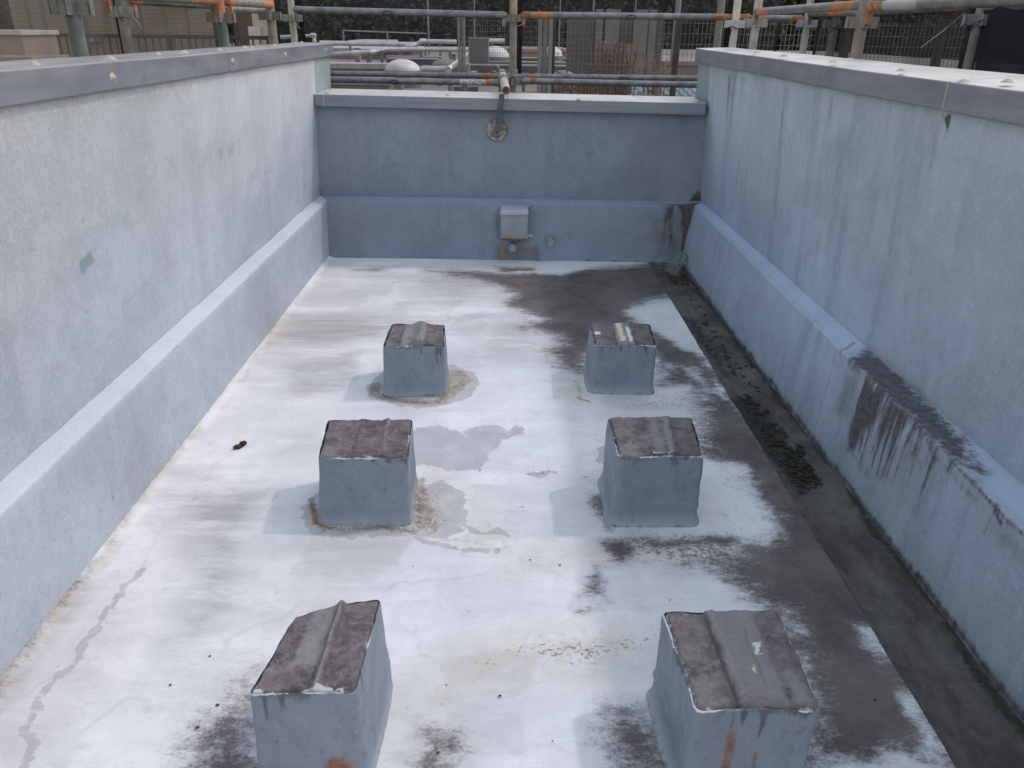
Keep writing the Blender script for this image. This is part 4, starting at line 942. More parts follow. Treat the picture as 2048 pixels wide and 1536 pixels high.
# leaf litter caught under the grate
def flake(g, p, s, k=None):
    a = random.random()*6.28; n = random.randint(5,7); V = []
    for i in range(n):
        t = a+2*math.pi*i/n; rr = s*(.6+.6*random.random()); V.append((p[0]+math.cos(t)*rr*1.3, p[1]+math.sin(t)*rr, p[2]+random.random()*s*.5))
    V.append((p[0], p[1], p[2]+s*(.25+.35*random.random()))); V.append((p[0],p[1],p[2]-s*.3))
    g.add(V, [(i,(i+1)%n,n) for i in range(n)]+[((i+1)%n,i,n+1) for i in range(n)])
MOSS = m_simple('dry_moss', (.022,.020,.017), (.068,.061,.050), 60, .95, 0, .5, 200, .1)
LEAF = m_simple('dead_leaf', (.045,.03,.022), (.12,.075,.05), 60, .9, 0, .3, 100, .1)
g = Geo()
mreg = [(F2((1345,600),(1395,615),(1490,745),(1440,770)), 230, .0038), (F2((1360,560),(1400,600),(1640,960),(1700,1060),(1560,900),(1400,640)), 160, .0035), (F2((1438,785),(1500,785),(1560,845),(1650,965),(1600,985),(1520,905),(1465,850)), 900, .0050), (F2((1500,700),(1560,780),(1520,790),(1470,740)), 40, .004)]
from mathutils.geometry import intersect_point_tri_2d
def inpoly(p, poly):
    c = False
    for i in range(len(poly)):
        a, b = poly[i], poly[i-1]
        if (a[1] > p[1]) != (b[1] > p[1]) and p[0] < (b[0]-a[0])*(p[1]-a[1])/(b[1]-a[1])+a[0]: c = not c
    return c
for poly, n, s in mreg:
    q = np.array(poly); lo, hi = q.min(0), q.max(0); k = 0; t = 0
    while k < n and t < n*20:
        t += 1; x = random.uniform(lo[0],hi[0]); y = random.uniform(lo[1],hi[1])
        if not inpoly((x,y), poly) or x < XG+.01 or x > XR-.005: continue
        if vnoise(np.array([[x,y]]), 16, 4)[0] < -.12+.5*random.random()-.2: continue
        flake(g, (x,y,-.012), s*random.choice((.25,.35,.5,.6,.8,1,1.4,2.1))); k += 1
for _ in range(5): p = on_z(random.uniform(1560,1610), random.uniform(880,955), -.01); flake(g, p, .014)
props(g.build('moss', MOSS), 'dark crumbs of dried moss scattered in the drainage channel', None, None, 'stuff')
g = Geo()
for _ in range(60): flake(g, (random.uniform(1.10,1.23), random.uniform(4.85,5.10), -.006), random.choice((.006,.009,.012)))
props(g.build('leaf_litter', LEAF), 'brown leaf litter under the drain grate', None, None, 'stuff')
# bark piece
g = Geo(); p = on_z(481,891,0)
P0, P1 = on_z(468,898,.006), on_z(493,884,.008)
pts = [Vector(P0).lerp(Vector(P1), t) for t in np.linspace(0,1,7)]
for i, q in enumerate(pts): q.z = .008+.004*math.sin(i*1.9); q.y += .003*math.sin(i*2.7)
g.tube(pts, [.004,.009,.011,.008,.011,.010,.004], 8); 
for q in pts[1:-1]: flake(g, (q.x+random.uniform(-.006,.006), q.y, q.z-.004), .009)
props(g.build('bark_piece', m_simple('bark',(.02,.016,.014),(.07,.05,.04),80,.95,0,.5,150)), 'small dark curled piece of bark lying on the pale roof', 'bark')
# grit and twigs on the roof
g = Geo()
for x, y in ((1168,953),(226,995),(826,1132),(1060,1120),(893,1370),(875,1505),(340,1370),(395,1455),(420,1312),(435,1410),(1190,870),(960,940),(1600,700),(1545,552),(700,855),(1000,1392),(1120,1130),(1500,1310),(1750,1400),(1330,985),(1340,1200),(720,560),(773,530),(1015,620)):
    p = on_z(x, y, .002); flake(g, p, random.uniform(.002,.0045))
for _ in range(140):
    x = random.uniform(-1.2,1.0); y = random.uniform(1.0,5.2); flake(g, (x,y,.001), random.uniform(.0008,.002))
props(g.build('grit', m_simple('grit',(.03,.028,.026),(.09,.08,.075),80,.95,0,0)), 'scattered grit on the roof', None, None, 'stuff')

# ------------------------------------------------------------------ scaffold
def post(label, x, y, z0, z1, r, mat, plates=(), bands=(), group='scaffold posts', cup=None):
    T = thing('scaffold_post', (x,y,z0), label, 'scaffold post', group)
    cuts = sorted({z0, z1, *[b for bb in bands for b in bb[:2]]}); cuts = [c for c in cuts if z0 <= c <= z1]
    for a, b in zip(cuts[:-1], cuts[1:]):
        mm = mat; nm = 'tube'
        for b0, b1, bm in bands:
            if b0 <= (a+b)/2 <= b1: mm, nm = bm, 'painted_band'
        g = Geo(); g.tube([(x,y,a),(x,y,b)], r+(.0003 if nm != 'tube' else 0), 18, True); g.build(nm, mm, T, True)
    for z in plates:                       # pressed socket: a cross of four pocket plates
        g = Geo()
        for dx, dy in ((1,0),(-1,0),(0,1),(0,-1)):
            a = Vector((x+dx*r*.8, y+dy*r*.8, z)); b = Vector((x+dx*(r+.040), y+dy*(r+.040), z))
            for s in (-1,1):
                off = Vector((dy,dx,0))*.014*s
                g.bar(a+off, b+off, .004, .050)
            g.bar(Vector((x+dx*(r+.046), y+dy*(r+.038), z-.025)), Vector((x+dx*(r+.046), y+dy*(r+.038), z+.025)), .028 if dy else .004, .004 if dy else .028)
        g.build('socket', cup or mat, T)
    return T
def rail(label, a, b, r, mat, bands=(), tips=STEEL, group='scaffold rails', ends=(1,1), mark=None):
    a, b = Vector(a), Vector(b); L = (b-a).length; d = (b-a)/L
    T = thing('scaffold_rail', (a+b)/2, label, 'scaffold rail', group)
    cuts = sorted({0., 1., *[t for bb in bands for t in bb[:2]]})
    for u, v in zip(cuts[:-1], cuts[1:]):
        mm = mat; nm = 'tube'
        for b0, b1, bm in bands:
            if b0 <= (u+v)/2 <= b1: mm, nm = bm, 'painted_band'
        g = Geo(); g.tube([a+d*L*u, a+d*L*v], r, 16); g.build(nm, mm, T, True)
    for e, p, s in ((ends[0], a, 1), (ends[1], b, -1)):
        if e:
            g = Geo(); g.tube([p-d*s*.022, p-d*s*.004, p+d*s*.02, p+d*s*.05], [r*.55, r*1.12, r*1.12, r*1.01], 14)
            g.hexa([p+Vector(c) for c in ((-.012,-.008,-.075),(.012,-.008,-.075),(.012,.008,-.075),(-.012,.008,-.075),(-.014,-.01,.0),(.014,-.01,.0),(.014,.01,.0),(-.014,.01,.0))])
            g.build('wedge_end', tips, T, True)
    if mark is not None:                   # inspection ring stamped round the tube
        g = Geo(); c = a+d*L*mark; rr = r*1.02
        x = d.cross(Vector((0,0,1))).normalized(); up = x.cross(d).normalized()
        pts = []
        for k in range(25):
            t = 2*math.pi*k/24; along = .038*math.cos(t)*(1 if abs(math.cos(t)) < .75 else .95); ang = .55*math.sin(t)-.35
            toward = (-x if x.y > 0 else x)
            pts.append(c + d*along + (toward*math.cos(ang)+up*math.sin(ang)+Vector((0,0,0)))*rr)
        g.tube(pts, .003, 5, False); g.build('stamped_ring', DARKHOLE, T)
    return T
RP, RR = .0245, .0215
LEFT_IN, RIGHT_IN, RIGHT_OUT = -1.55, 1.655, 2.20
def yat(px, py, X): return on_x(px, py, X)[1]
y1, y3, y4 = yat(160,100,-1.55), yat(449,90,-1.55), yat(545,80,-1.55)
def zpx(px, py, Y): return on_y(px, py, Y)[2]
post('weathered scaffold post nearest on the left, with broad socket plates', -1.55, y1, -.6, 1.72, .0262, TEALPOST, (zpx(150,15,y1),), cup=GALV)
post('scaffold post tied with loose wire, behind the left capping', *on_y(258,100,4.35)[:2], -.6, 1.80, .0262, GALV, (zpx(255,24,4.35),), group='scaffold posts', cup=STEEL)
post('left scaffold post with an orange smeared joint', -1.55, y3, -.6, 1.78, .0285, TEALPOST, (zpx(447,35,y3),), ((zpx(447,38,y3), 1.78, ORANGE),), cup=GALV_OLD)
post('pale dusty scaffold post at the far end of the left capping', -1.55, y4, -.6, 1.80, .0245, GALV_OLD, (zpx(543,32,y4),), cup=GALV_OLD)
p5 = on_y(589,80,6.55); post('grey scaffold post beyond the left wall, beside a black net hem', p5[0], p5[1], -.6, 1.86, .025, GALV_PALE, (zpx(588,36,6.55),), cup=STEEL)
pc = on_y(1026,90,6.24)
TC = post('rust-stained scaffold post standing behind the middle of the end wall', pc[0], pc[1], -.6, 1.86, .0275, GALV_OLD, (zpx(1026,36,6.24), 1.14), ((zpx(1026,37,6.24), 1.86, m_simple('rust_bleached',(.20,.16,.125),(.34,.29,.24),18,.75,.1,.3,80,.2,(.30,.16,.09),.62,(1,1,.3))),), cup=GALV)
pq = {}
for nm, (px, py, Y), lab, mat, pl, rr in (
  ('q0', (1465,90,6.20), 'white painted scaffold post at the far end of the right capping', m_simple('white_post_paint',(.42,.43,.45),(.56,.565,.57),12,.6,0,.15,90,.3,(.30,.24,.20),.68), 48, .027),
  ('q1', (1506,90,5.55), 'flaking pale green scaffold post on the right', m_simple('flaking_green',(.25,.29,.295),(.40,.43,.43),14,.7,0,.3,70,.2,(.16,.17,.16),.60), 46, .0265),
  ('q2', (1606,100,6.20), 'blue grey scaffold post with a twisted rag, right outer row', m_simple('bluegrey_post',(.25,.295,.335),(.38,.425,.46),8,.6,0,.1), 47, .026),
  ('q3', (1661,100,5.65), 'dull grey scaffold post with a cream paint blot', m_simple('dull_post',(.095,.10,.11),(.16,.17,.18),10,.7,0,.2,70,.2,(.55,.53,.42),.70), 48, .0255),
  ('q4', (1714,100,4.02), 'thick dusty olive scaffold post standing against the right capping', m_simple('olive_dust',(.165,.163,.15),(.28,.275,.255),9,.8,0,.35,60,.2,(.55,.53,.48),.66), 45, .0265),
  ('q5', (1940,115,4.02), 'slanting looking grey scaffold post nearest on the right, wired to black netting', m_simple('grey_post',(.13,.15,.17),(.22,.24,.26),10,.65,.1,.2), 40, .026)):
    p = on_y(px, py, Y); pq[nm] = p
    post(lab, p[0], p[1], -.6, 1.70 if Y < 6 else 1.80, rr, mat, (zpx(px+5, pl, Y),), cup=mat)
# rails over the end wall
zT = zpx(800,25,6.20)
a, b = on_y(592,19,6.22), on_y(1008,30,6.22); rail('upper end rail left of the middle post, grey with an oval stamp', a, b, .0225, GALV, (), GALV, mark=.44)
a, b = on_y(1048,30,6.22), on_y(1497,35,6.22); rail('upper end rail right of the middle post, orange bands at its tips', a, b, .0225, GALV, ((.04,.115,ORANGE),(.85,.975,RUSTY)), RUSTY, mark=.475)
a, b = on_y(600,158,6.22), on_y(1000,166,6.22); rail('lower front end rail on the left, spattered white beside the middle post', a, b, .0225, GALV, ((.80,.93,m_simple('spattered_tube',(.22,.24,.25),(.33,.36,.37),14,.6,.2,.2,90,.3,(.66,.66,.64),.52)),(.93,.985,ORANGE)), GALV, mark=.47)
a, b = on_y(1047,162,6.22), on_y(1490,172,6.22); rail('lower front end rail on the right, shining and plain', a, b, .0225, GALV, ((.0,.06,RUSTY),), GALV)
a, b = on_y(600,146,6.95), on_y(1000,152,6.95); rail('lower rear end rail on the left, dull with a red tip', a, b, .0225, GALV, ((.90,.985,RUSTY),), GALV)
a, b = on_y(1047,153,6.95), on_y(1490,158,6.95); rail('lower rear end rail on the right, dull with an oval stamp', a, b, .0225, GALV, ((0,.05,RUSTY),), GALV, mark=.45)
# left rails
a, b = on_y(210,-14,3.55), on_y(432,1,y3); rail('inner left rail running to the orange joint', a, b, .0235, GALV_OLD, ((.72,.98,RUSTY),), RUSTY)
a, b = on_y(458,3,y3+.05), on_y(540,9,y4); rail('short inner left rail with a burnt orange tip', a, b, .0235, GALV_OLD, ((.74,1.0,ORANGE),), ORANGE)
a, b = on_y(265,0,4.4), on_y(430,11,5.1); rail('outer left rail with an orange end by the orange joint', a, b, .0225, GALV, ((.86,.985,ORANGE),), ORANGE)
a, b = on_y(456,20,5.3), on_y(538,20,6.3); rail('dark short outer rail behind the left corner', a, b, .0225, GALV, (), GALV)
# right rails
a, b = on_y(1514,24,5.45), on_y(1722,10,4.10); rail('inner right rail with orange at both ends', a, b, .0225, GALV, ((.02,.16,ORANGE),(.80,.97,ORANGE)), GALV_OLD)
a, b = on_y(1742,13,3.94), on_y(2200,-9,2.55); rail('inner right rail nearest the camera, scraped pale with a red tip', a, b, .0225, GALV, ((.0,.10,RUSTY),(.10,.30,GALV_PALE)), RUSTY)
a, b = on_y(1519,37,6.22), on_y(1601,37,6.22); rail('rust-tipped short rail behind the right corner', a, b, .0225, GALV, ((.70,.98,RUSTY),), RUSTY)
a, b = on_y(1622,27,5.95), on_y(1716,25,5.2); rail('outer right rail farther off with an orange tip', a, b, .0225, GALV, ((.45,.75,ORANGE),), GALV)
a, b = on_y(1745,23,5.05), on_y(1958,10,4.10); rail('outer right rail behind the near one, orange near the leaning post', a, b, .0225, GALV, ((.74,.93,ORANGE),), RUSTY)
a, b = on_y(1976,12,4.0), on_y(2200,8,3.2); rail('outer right rail running out of view', a, b, .0225, GALV, ((0,.12,RUSTY),), RUSTY)

# wall tie: stub tube, brace strap and round plate on the end wall
T = thing('wall_tie', (.0,5.5,.87), 'white stub tube and flat strap bracing the scaffold against a round wall plate', 'wall tie')
pe, pb = on_y(1012,181,5.36), on_y(1004,146,6.16)
pe, pb = Vector(pe), Vector(pb)
g = Geo(); ax = (pe-pb).normalized(); L = (pe-pb).length
g.lathe(pb, [(.001,0),(.028,.0),(.028,L),(.0245,L+.0005),(.0235,L-.05)], 20, ax); g.build('tube', STUB, T, True)
g = Geo(); g.lathe(pb, [(.0236,L-.045),(.001,L-.044)], 18, ax); g.build('tube_end_plug', m_simple('orange_rust_plug',(.36,.18,.09),(.52,.32,.18),40,.8), T)
g = Geo(); g.lathe(pb+ax*(L-.016), [(.0055,-.0),(.0055,.002),(.001,.002)], 10, ax); g.build('tube_hole', DARKHOLE, T)
for o_ in (.30,.335,.40):
    g = Geo(); q = pb+ax*o_; x = ax.cross(Vector((0,0,1))).normalized(); u = x.cross(ax).normalized()
    g.tube([q+(x*math.cos(t)+u*math.sin(t))*.031+ax*.004*math.sin(2*t) for t in np.linspace(0, 2*math.pi, 20)], .0035, 6, False); g.build('binding_wire', WIRE, T, True)
s0 = on_y(1004,188,5.41); s1 = on_y(994,268,5.455)
g = Geo(); g.bar(s0, s1, .036, .006, up=(0,1,0)); g.build('strap', TEALPOST, T)
g = Geo(); q = Vector(s1)+Vector((.0,-.006,.012)); g.lathe(q, [(.006,-.002),(.006,.004),(.001,.0045)], 10, (0,-1,0)); g.build('bolt', DARKHOLE, T)
pp = on_y(994,260,5.505)
g = Geo(); g.lathe((pp[0],5.512,pp[2]), [(.071,-.004),(.071,.007),(.064,.011),(.050,.009),(.047,.013),(.040,.022),(.030,.024),(.001,.024)], 30, (0,-1,0)); g.build('wall_plate', m_simple('chipped_plate',(.12,.10,.09),(.48,.46,.44),26,.7,.1,.5,90,.3,(.10,.06,.045),.56), T, True)
g = Geo(); g.lathe((pp[0],5.512,pp[2]), [(.0705,-.006),(.076,-.006),(.076,.0035),(.0705,.0035)], 30, (0,-1,0)); g.build('plate_rim', RUSTY, T, True)
# clamp between tie and post
T = thing('scaffold_clamp', (pb.x,6.15,1.17), 'swivel clamp fixing the stub tube to the middle post', 'clamp')
g = Geo(); q = Vector((pb.x+.012, 6.12, 1.185))
g.lathe(pb+ax*.10, [(.029,-.03),(.036,-.03),(.036,.03),(.029,.03)], 18, ax); g.build('tube_ring', STEEL, T, True)
g = Geo(); g.lathe((pc[0],pc[1],1.20), [(.029,-.028),(.037,-.028),(.037,.028),(.029,.028)], 18, (0,0,1)); g.build('post_ring', STEEL, T, True)
g = Geo(); g.tube([q+Vector((-.05,-.03,.02)), q+Vector((-.075,-.05,.035))], .006, 8); g.tube([q+Vector((.05,-.03,-.012)), q+Vector((.088,-.06,.008))], .006, 8); g.tube([q+Vector((-.03,-.02,.05)), q+Vector((-.055,-.02,.075))], .006, 8)
g.box((q.x-.04,q.y-.03,q.z-.02),(q.x+.05,q.y+.01,q.z+.02),.004); g.build('bolt', STEEL, T)
g = Geo(); w0 = Vector(pe)+Vector((.008,-.002,-.012)); g.tube([w0, w0+Vector((.006,-.006,-.04)), w0+Vector((.004,-.004,-.075)), w0+Vector((.012,-.006,-.10))], .0022, 6)
props(g.build('wire_tail', WIRE), 'loose wire end dangling from the mouth of the stub tube', 'wire')

# safety netting: fine dark cloth one can see through
def m_net(name, dens, col=(.035,.035,.045)):
    m = bpy.data.materials.new(name); m.use_nodes = True; t = m.node_tree; t.nodes.clear()
    out = t.nodes.new('ShaderNodeOutputMaterial'); mx = t.nodes.new('ShaderNodeMixShader'); tr = t.nodes.new('ShaderNodeBsdfTransparent'); df = t.nodes.new('ShaderNodeBsdfDiffuse')
    df.inputs[0].default_value = (*col, 1); tc = t.nodes.new('ShaderNodeTexCoord'); mp = t.nodes.new('ShaderNodeMapping'); mp.inputs['Scale'].default_value = (1,1,.25)
    nz = t.nodes.new('ShaderNodeTexNoise'); nz.inputs['Scale'].default_value = 4.5; nz.inputs['Detail'].default_value = 5
    mr = t.nodes.new('ShaderNodeMapRange'); mr.inputs['From Min'].default_value = .3; mr.inputs['From Max'].default_value = .7; mr.inputs['To Min'].default_value = max(0,dens-.12); mr.inputs['To Max'].default_value = min(1,dens+.14)
    t.links.new(tc.outputs['Object'], mp.inputs[0]); t.links.new(mp.outputs[0], nz.inputs['Vector']); t.links.new(nz.outputs['Fac'], mr.inputs['Value'])
    t.links.new(mr.outputs[0], mx.inputs[0]); t.links.new(tr.outputs[0], mx.inputs[1]); t.links.new(df.outputs[0], mx.inputs[2]); t.links.new(mx.outputs[0], out.inputs[0]); return m
NETD, NETM, NETL = m_net('dense_net', .80, (.03,.03,.042)), m_net('mid_net', .62, (.05,.05,.062)), m_net('light_net', .34, (.13,.125,.135))
def net(label, a, b, z0, z1, mat, fold=.02, hems=((0,),(1,)), hemw=.03, seed=0):
    a, b = np.array(a, float), np.array(b, float); L = np.linalg.norm(b-a); d = (b-a)/L; nrm = np.array([-d[1], d[0]])
    T = thing('safety_net', (*(a+b)/2, z0), label, 'safety net', 'safety nets on the scaffold')
    n = max(8, int(L/.04)); m = 16; U, W = np.meshgrid(np.linspace(0,1,n), np.linspace(0,1,m), indexing='ij')
    q = np.stack([U.ravel()*L*1.0, W.ravel()*.25*(z1-z0)],1); off = vnoise(q, 3.5, seed)*fold + .5*vnoise(q, 9, seed+1)*fold
    V = np.stack([a[0]+d[0]*U.ravel()*L+nrm[0]*off, a[1]+d[1]*U.ravel()*L+nrm[1]*off, z0+W.ravel()*(z1-z0)],1)
    mesh_obj('mesh_cloth', V, grid_faces(n, m), mat, T, True)
    for h in hems:
        c = a+d*L*h[0]; g = Geo(); hw = h[1] if len(h) > 1 else hemw
        p0, p1 = c-d*hw/2, c+d*hw/2
        g.hexa([(*(p0-nrm*.004),z0),(*(p1-nrm*.004),z0),(*(p1+nrm*.004),z0),(*(p0+nrm*.004),z0),(*(p0-nrm*.004),z1),(*(p1-nrm*.004),z1),(*(p1+nrm*.004),z1),(*(p0+nrm*.004),z1)]); g.build('hem', BLACKCLOTH, T)
    return T
hl = on_y(243,80,4.45); hm = on_y(436,80,5.0); hr = on_y(463,85,5.0)
net('grey see-through net on the left, near bay', (-2.02,1.6), hl[:2], -.4, 1.95, NETL, .03, ((1,.028),), seed=1)
net('grey see-through net on the left between two black hems', hl[:2]+np.array([.0,.06]), hm[:2], -.4, 1.95, NETL, .025, ((1,.036),), seed=2)
h5 = on_y(602,60,6.62); net('narrow rolled black net hem by the left corner post', (h5[0]-.05,6.64), (h5[0]+.0,6.64), -.2, 1.98, NETD, .004, ((1,.05),))
hc = on_y(1039,80,6.32); net('narrow black net hem hanging behind the middle post', (hc[0]-.02,6.33), (hc[0]+.02,6.33), 1.19, 1.98, NETD, .003, ((.5,.034),))
h0 = on_y(1458,60,6.3); net('narrow black net hem left of the white post', (h0[0]-.02,6.32), (h0[0]+.02,6.32), .6, 1.95, NETD, .003, ((.5,.045),))
net('black net sheet between the blue grey and dull posts on the right', (2.30,6.22), (2.24,5.72), .2, 1.85, NETM, .02, ((.02,.05),(1,.02)), seed=4)
net('black net sheet on the right behind the olive post', (2.24,5.70), (2.25,4.10), .2, 1.80, NETM, .02, ((0,.02),), seed=5)
net('bunched black net at the right edge, nearly opaque', (2.22,4.04), (2.20,2.2), .2, 1.72, NETD, .05, ((0,.03),), seed=6)
net('second black net layer bunched at the right edge', (2.29,4.02), (2.30,2.3), .2, 1.70, NETD, .06, (), seed=8)

net('faint grey net sheet stretched across the far side of the scaffold', (-1.9,7.12), (2.3,7.12), -.4, 2.0, m_net('faint_net', .27, (.07,.075,.095)), .02, ((0,.02),(1,.02)), seed=9)
# tie wires
def wires(label, pls, r, mat=WIRE):
    g = Geo()
    for pl in pls: g.tube(pl, r, 6)
    props(g.build('tie_wire', mat, None, True), label, 'wire', 'tie wires on the scaffold')
w3 = lambda Y, *pts: [on_y(x, y, Y) for x, y in pts]
wires('loose dark wire curling off the left tied post', [w3(4.30,(240,24),(250,32),(258,35),(265,35),(275,43),(283,56)), w3(4.30,(257,35),(256,45),(254,53)), w3(4.30,(259,36),(263,50),(265,59))], .0028)
wires('wire knot round the corner post beside the black hem', [w3(6.5,(577,47),(590,49),(598,46)), w3(6.5,(594,50),(600,58)), w3(6.5,(592,46),(597,54))], .003)
wires('thin pale wire strung across the netting on the right', [w3(4.3,(1930,24),(1886,62),(1842,95))], .003, GALV_PALE)
wires('dark wire twisted round the leaning right post', [w3(3.93,(1968,38),(1945,58),(1917,86),(1911,92)), w3(3.93,(1962,40),(1940,52),(1928,50)), w3(3.93,(1940,66),(1934,78),(1928,80),(1931,72),(1938,64))], .0028, DARKWIRE)
wires('dark wire on the dull grey post with the cream blot', [w3(5.5,(1678,53),(1668,56),(1655,68)), w3(5.5,(1679,50),(1672,52))], .0045, DARKWIRE)
wires('black cable tie round the white post', [w3(6.12,(1456,55),(1465,53),(1475,58)), w3(6.12,(1463,58),(1461,66),(1460,72))], .0045, DARKWIRE)
wires('short wire tail beside the middle post socket', [w3(6.15,(1033,52),(1040,51),(1044,48))], .0035)
ga = on_z(2030,166,1.395); 
g = Geo(); g.bar(on_z(2024,167,1.375), on_z(2075,140,1.40), .02, .004); props(g.build('webbing_strap', BLACKCLOTH), 'black strap lying across the near end of the right capping', 'strap')
g = Geo(); p = on_z(1699,121,1.388); g.tube([p+np.array([-.02,-.01,.004]), p+np.array([.02,.02,.006])], .006, 8); props(g.build('red_plug', m_simple('red_white_plastic',(.55,.10,.08),(.72,.66,.62),60,.5,0,0)), 'small red and white plastic piece lying on the right capping', 'plastic piece')
#@@BG0@@
# ------------------------------------------------------------------ the place beyond: neighbouring roofs, wire fences, tiled block, wooded hill
props(Geo().box((-900,-900,-12.4),(900,900,-12)).build('ground', m_simple('far_ground',(.06,.07,.05),(.12,.12,.09),.05,.9,0,0)), None, None, None, 'structure')
def m_roof():
    M = Mat('far_roof_screed', .8)
    c = M.mix(M.step(M.noise(.5,6,.65), .3,.7), (.17,.15,.145), (.25,.225,.215))
    c = M.mix(M.mul(M.step(M.noise(2.5,6,.7), .5,.7), .5), c, (.15,.13,.12)); return M.out(c, M.bump(M.noise(8,4), .2, .02))
g = Geo(); g.box((-26,8.2,-12),(30,78,-.02)); props(g.build('neighbour_roof', m_roof()), 'broad dusty flat roof beyond the scaffold', None, None, 'structure')
BEIGE = m_simple('beige_render', (.20,.178,.172), (.28,.25,.24), 1.2, .85, 0, .2, 20)
PALE = m_simple('pale_roof_sheet', (.36,.365,.39), (.47,.475,.49), 1.0, .6, 0, .1, 20)
INSUL = m_simple('pipe_cladding', (.47,.48,.51), (.62,.63,.66), 3, .34, .55, .1, 12, .5)
JOINT = m_simple('pipe_joint_foil', (.70,.71,.72), (.85,.85,.86), 6, .22, .8, .2, 25, .5)
UNDER = m_simple('dull_duct', (.085,.09,.105), (.13,.135,.155), 2, .55, .3, .1, 15)
DOMEM = m_simple('milky_dome', (.56,.57,.60), (.68,.68,.70), 4, .4, 0, .05, 20, .5)
GREYP = m_simple('grey_panel', (.15,.16,.185), (.20,.21,.235), 3, .5, .2, .1, 12)
GREYL = m_simple('light_grey_panel', (.18,.19,.215), (.25,.26,.285), 2, .6, 0, .1, 12)
DKPOST = m_simple('dark_fence_post', (.035,.035,.04), (.065,.065,.07), 6, .5, .3, .05, 20)
FWIRE = m_simple('fence_wire', (.16,.165,.185), (.24,.245,.265), 4, .6, .3, 0)
BLUE = m_simple('pale_blue_sheet', (.15,.20,.26), (.22,.27,.33), 1.5, .6, 0, .2, 10)

# low buildings at the back of the roof
def low_block(label, x0, x1, y0, y1, zt, roofmat, overhang=.25, wall=BEIGE):
    T = thing('low_building', ((x0+x1)/2,(y0+y1)/2,0), label, 'low building', 'low buildings on the next roof')
    Geo().box((x0,y0,-.02),(x1,y1,zt)).build('wall', wall, T)
    g = Geo(); g.box((x0-overhang,y0-overhang,zt+.003),(x1+overhang,y1+overhang,zt+.16),.03); g.build('roof', roofmat, T)
    return T
def X(px, Y): return on_y(px, 60, Y)[0]
def Zp(px, py, Y): return on_y(px, py, Y)[2]
low_block('long low beige building with a pale roof edge, behind the silver pipes', X(630,44), X(820,44), 44, 50, Zp(720,96,44)-.16, PALE)
low_block('small pale roofed block behind the bent silver pipe', X(680,48.5)+.2, X(752,48.5), 51, 56, Zp(720,81,51)-.16, PALE)
low_block('beige parapet block behind the wire fence, in the middle', X(975,40), X(1135,40), 40, 45, Zp(1050,99,40)-.12, BEIGE, .1)
low_block('beige block to the right of the dark fence post', X(1250,30), X(1420,30), 30, 36, Zp(1340,124,30)-.12, BEIGE, .1)
low_block('low beige upstand at the left behind the double rails', X(640,25), X(780,25), 25, 25.6, Zp(720,131,25)-.10, PALE, .06)
low_block('low wide plinth below the domed skylight', X(650,20.6), X(772,20.6), 20.6, 21.6, Zp(700,170,20.6), PALE, .05)

# insulated pipes
def pipe(label, pts, r, legs=(), joints=True):
    c = np.mean([p for p in pts], axis=0); T = thing('insulated_pipe', (c[0],c[1],min(p[2] for p in pts)), label, 'pipe', 'silver pipes on the next roof')
    Geo().tube(pts, r, 14).build('cladding', INSUL, T, True)
    for i, p in enumerate(pts[1:-1]):
        d = (Vector(pts[i+2])-Vector(pts[i])).normalized()
        g = Geo(); g.tube([Vector(p)-d*r*1.4, Vector(p)-d*r*.5, Vector(p)+d*r*.5, Vector(p)+d*r*1.4], [r*1.06, r*1.16, r*1.16, r*1.06], 14); g.build('elbow', JOINT, T, True)
    for q in legs:
        g = Geo(); g.box((q[0]-.05,q[1]-.05,-.02),(q[0]+.05,q[1]+.05,q[2])); g.build('support', GREYP, T)
def W(Y, *pts): return [on_y(x, y, Y) for x, y in pts]
pp_ = [on_y(632,110,31), on_y(712,106,31), on_y(746,104,31), on_y(769,99,31.4), on_y(948,99.5,31.4), on_y(898,138,24), on_y(842,138.5,24)]
pipe('long silver clad pipe with a dark sloping length, crossing the middle of the next roof', pp_, .085, [on_y(739,104,31), on_y(763,101,31.2), on_y(900,100,31.4), on_y(842,100,31.4), on_y(880,138,24)])
pipe('short silver pipe with a raised bend near the wooded hill', W(38,(812,93),(828,91),(846,82.5),(913,84)), .10, W(38,(850,83),(880,84)))
pipe('straight silver pipe along the back of the roof', W(43,(640,86),(832,89)), .12, W(43,(700,88),(800,89)))
pipe('silver pipe loop over the left wall end', W(26,(548,75),(627,71),(629,84)), .06, W(26,(585,73),))
pipe('short twin silver pipe under the long one', W(32,(722,99),(750,99)), .05, W(32,(735,99),))
pipe('silver pipe behind the grey cabinet', W(42,(940,82),(1010,82)), .12, W(42,(985,82),))

def dome(label, px, py, Y, wpx, hpx, mat=DOMEM):
    c = on_y(px, py, Y); r = wpx/2*Y/1500; h = hpx*Y/1500
    T = thing('dome_skylight', (c[0],c[1],c[2]-.2), label, 'skylight', 'domed skylights')
    g = Geo(); prof = [(r*math.cos(t), h*math.sin(t)) for t in np.linspace(0, math.pi/2, 9)]; g.lathe(c, prof, 28); g.build('dome', mat, T, True)
    g = Geo(); g.lathe(c, [(r*1.06,-.02-c[2]),(r*1.06,.0),(r*1.0,.015)], 28); g.build('kerb', GREYP, T)
    return T
dome('white domed skylight with a dark patch beside the silver pipe', 805, 141, 23.2, 64, 19)
dome('white domed skylight behind the wire fence, beside the grey cabinet', 990, 114, 30, 52, 18)
dome('dull domed skylight in front of the dark pipe', 893, 132, 27, 54, 12, BEIGE)
dome('white domed skylight just right of the dark fence post', 1103, 112, 31, 40, 16)
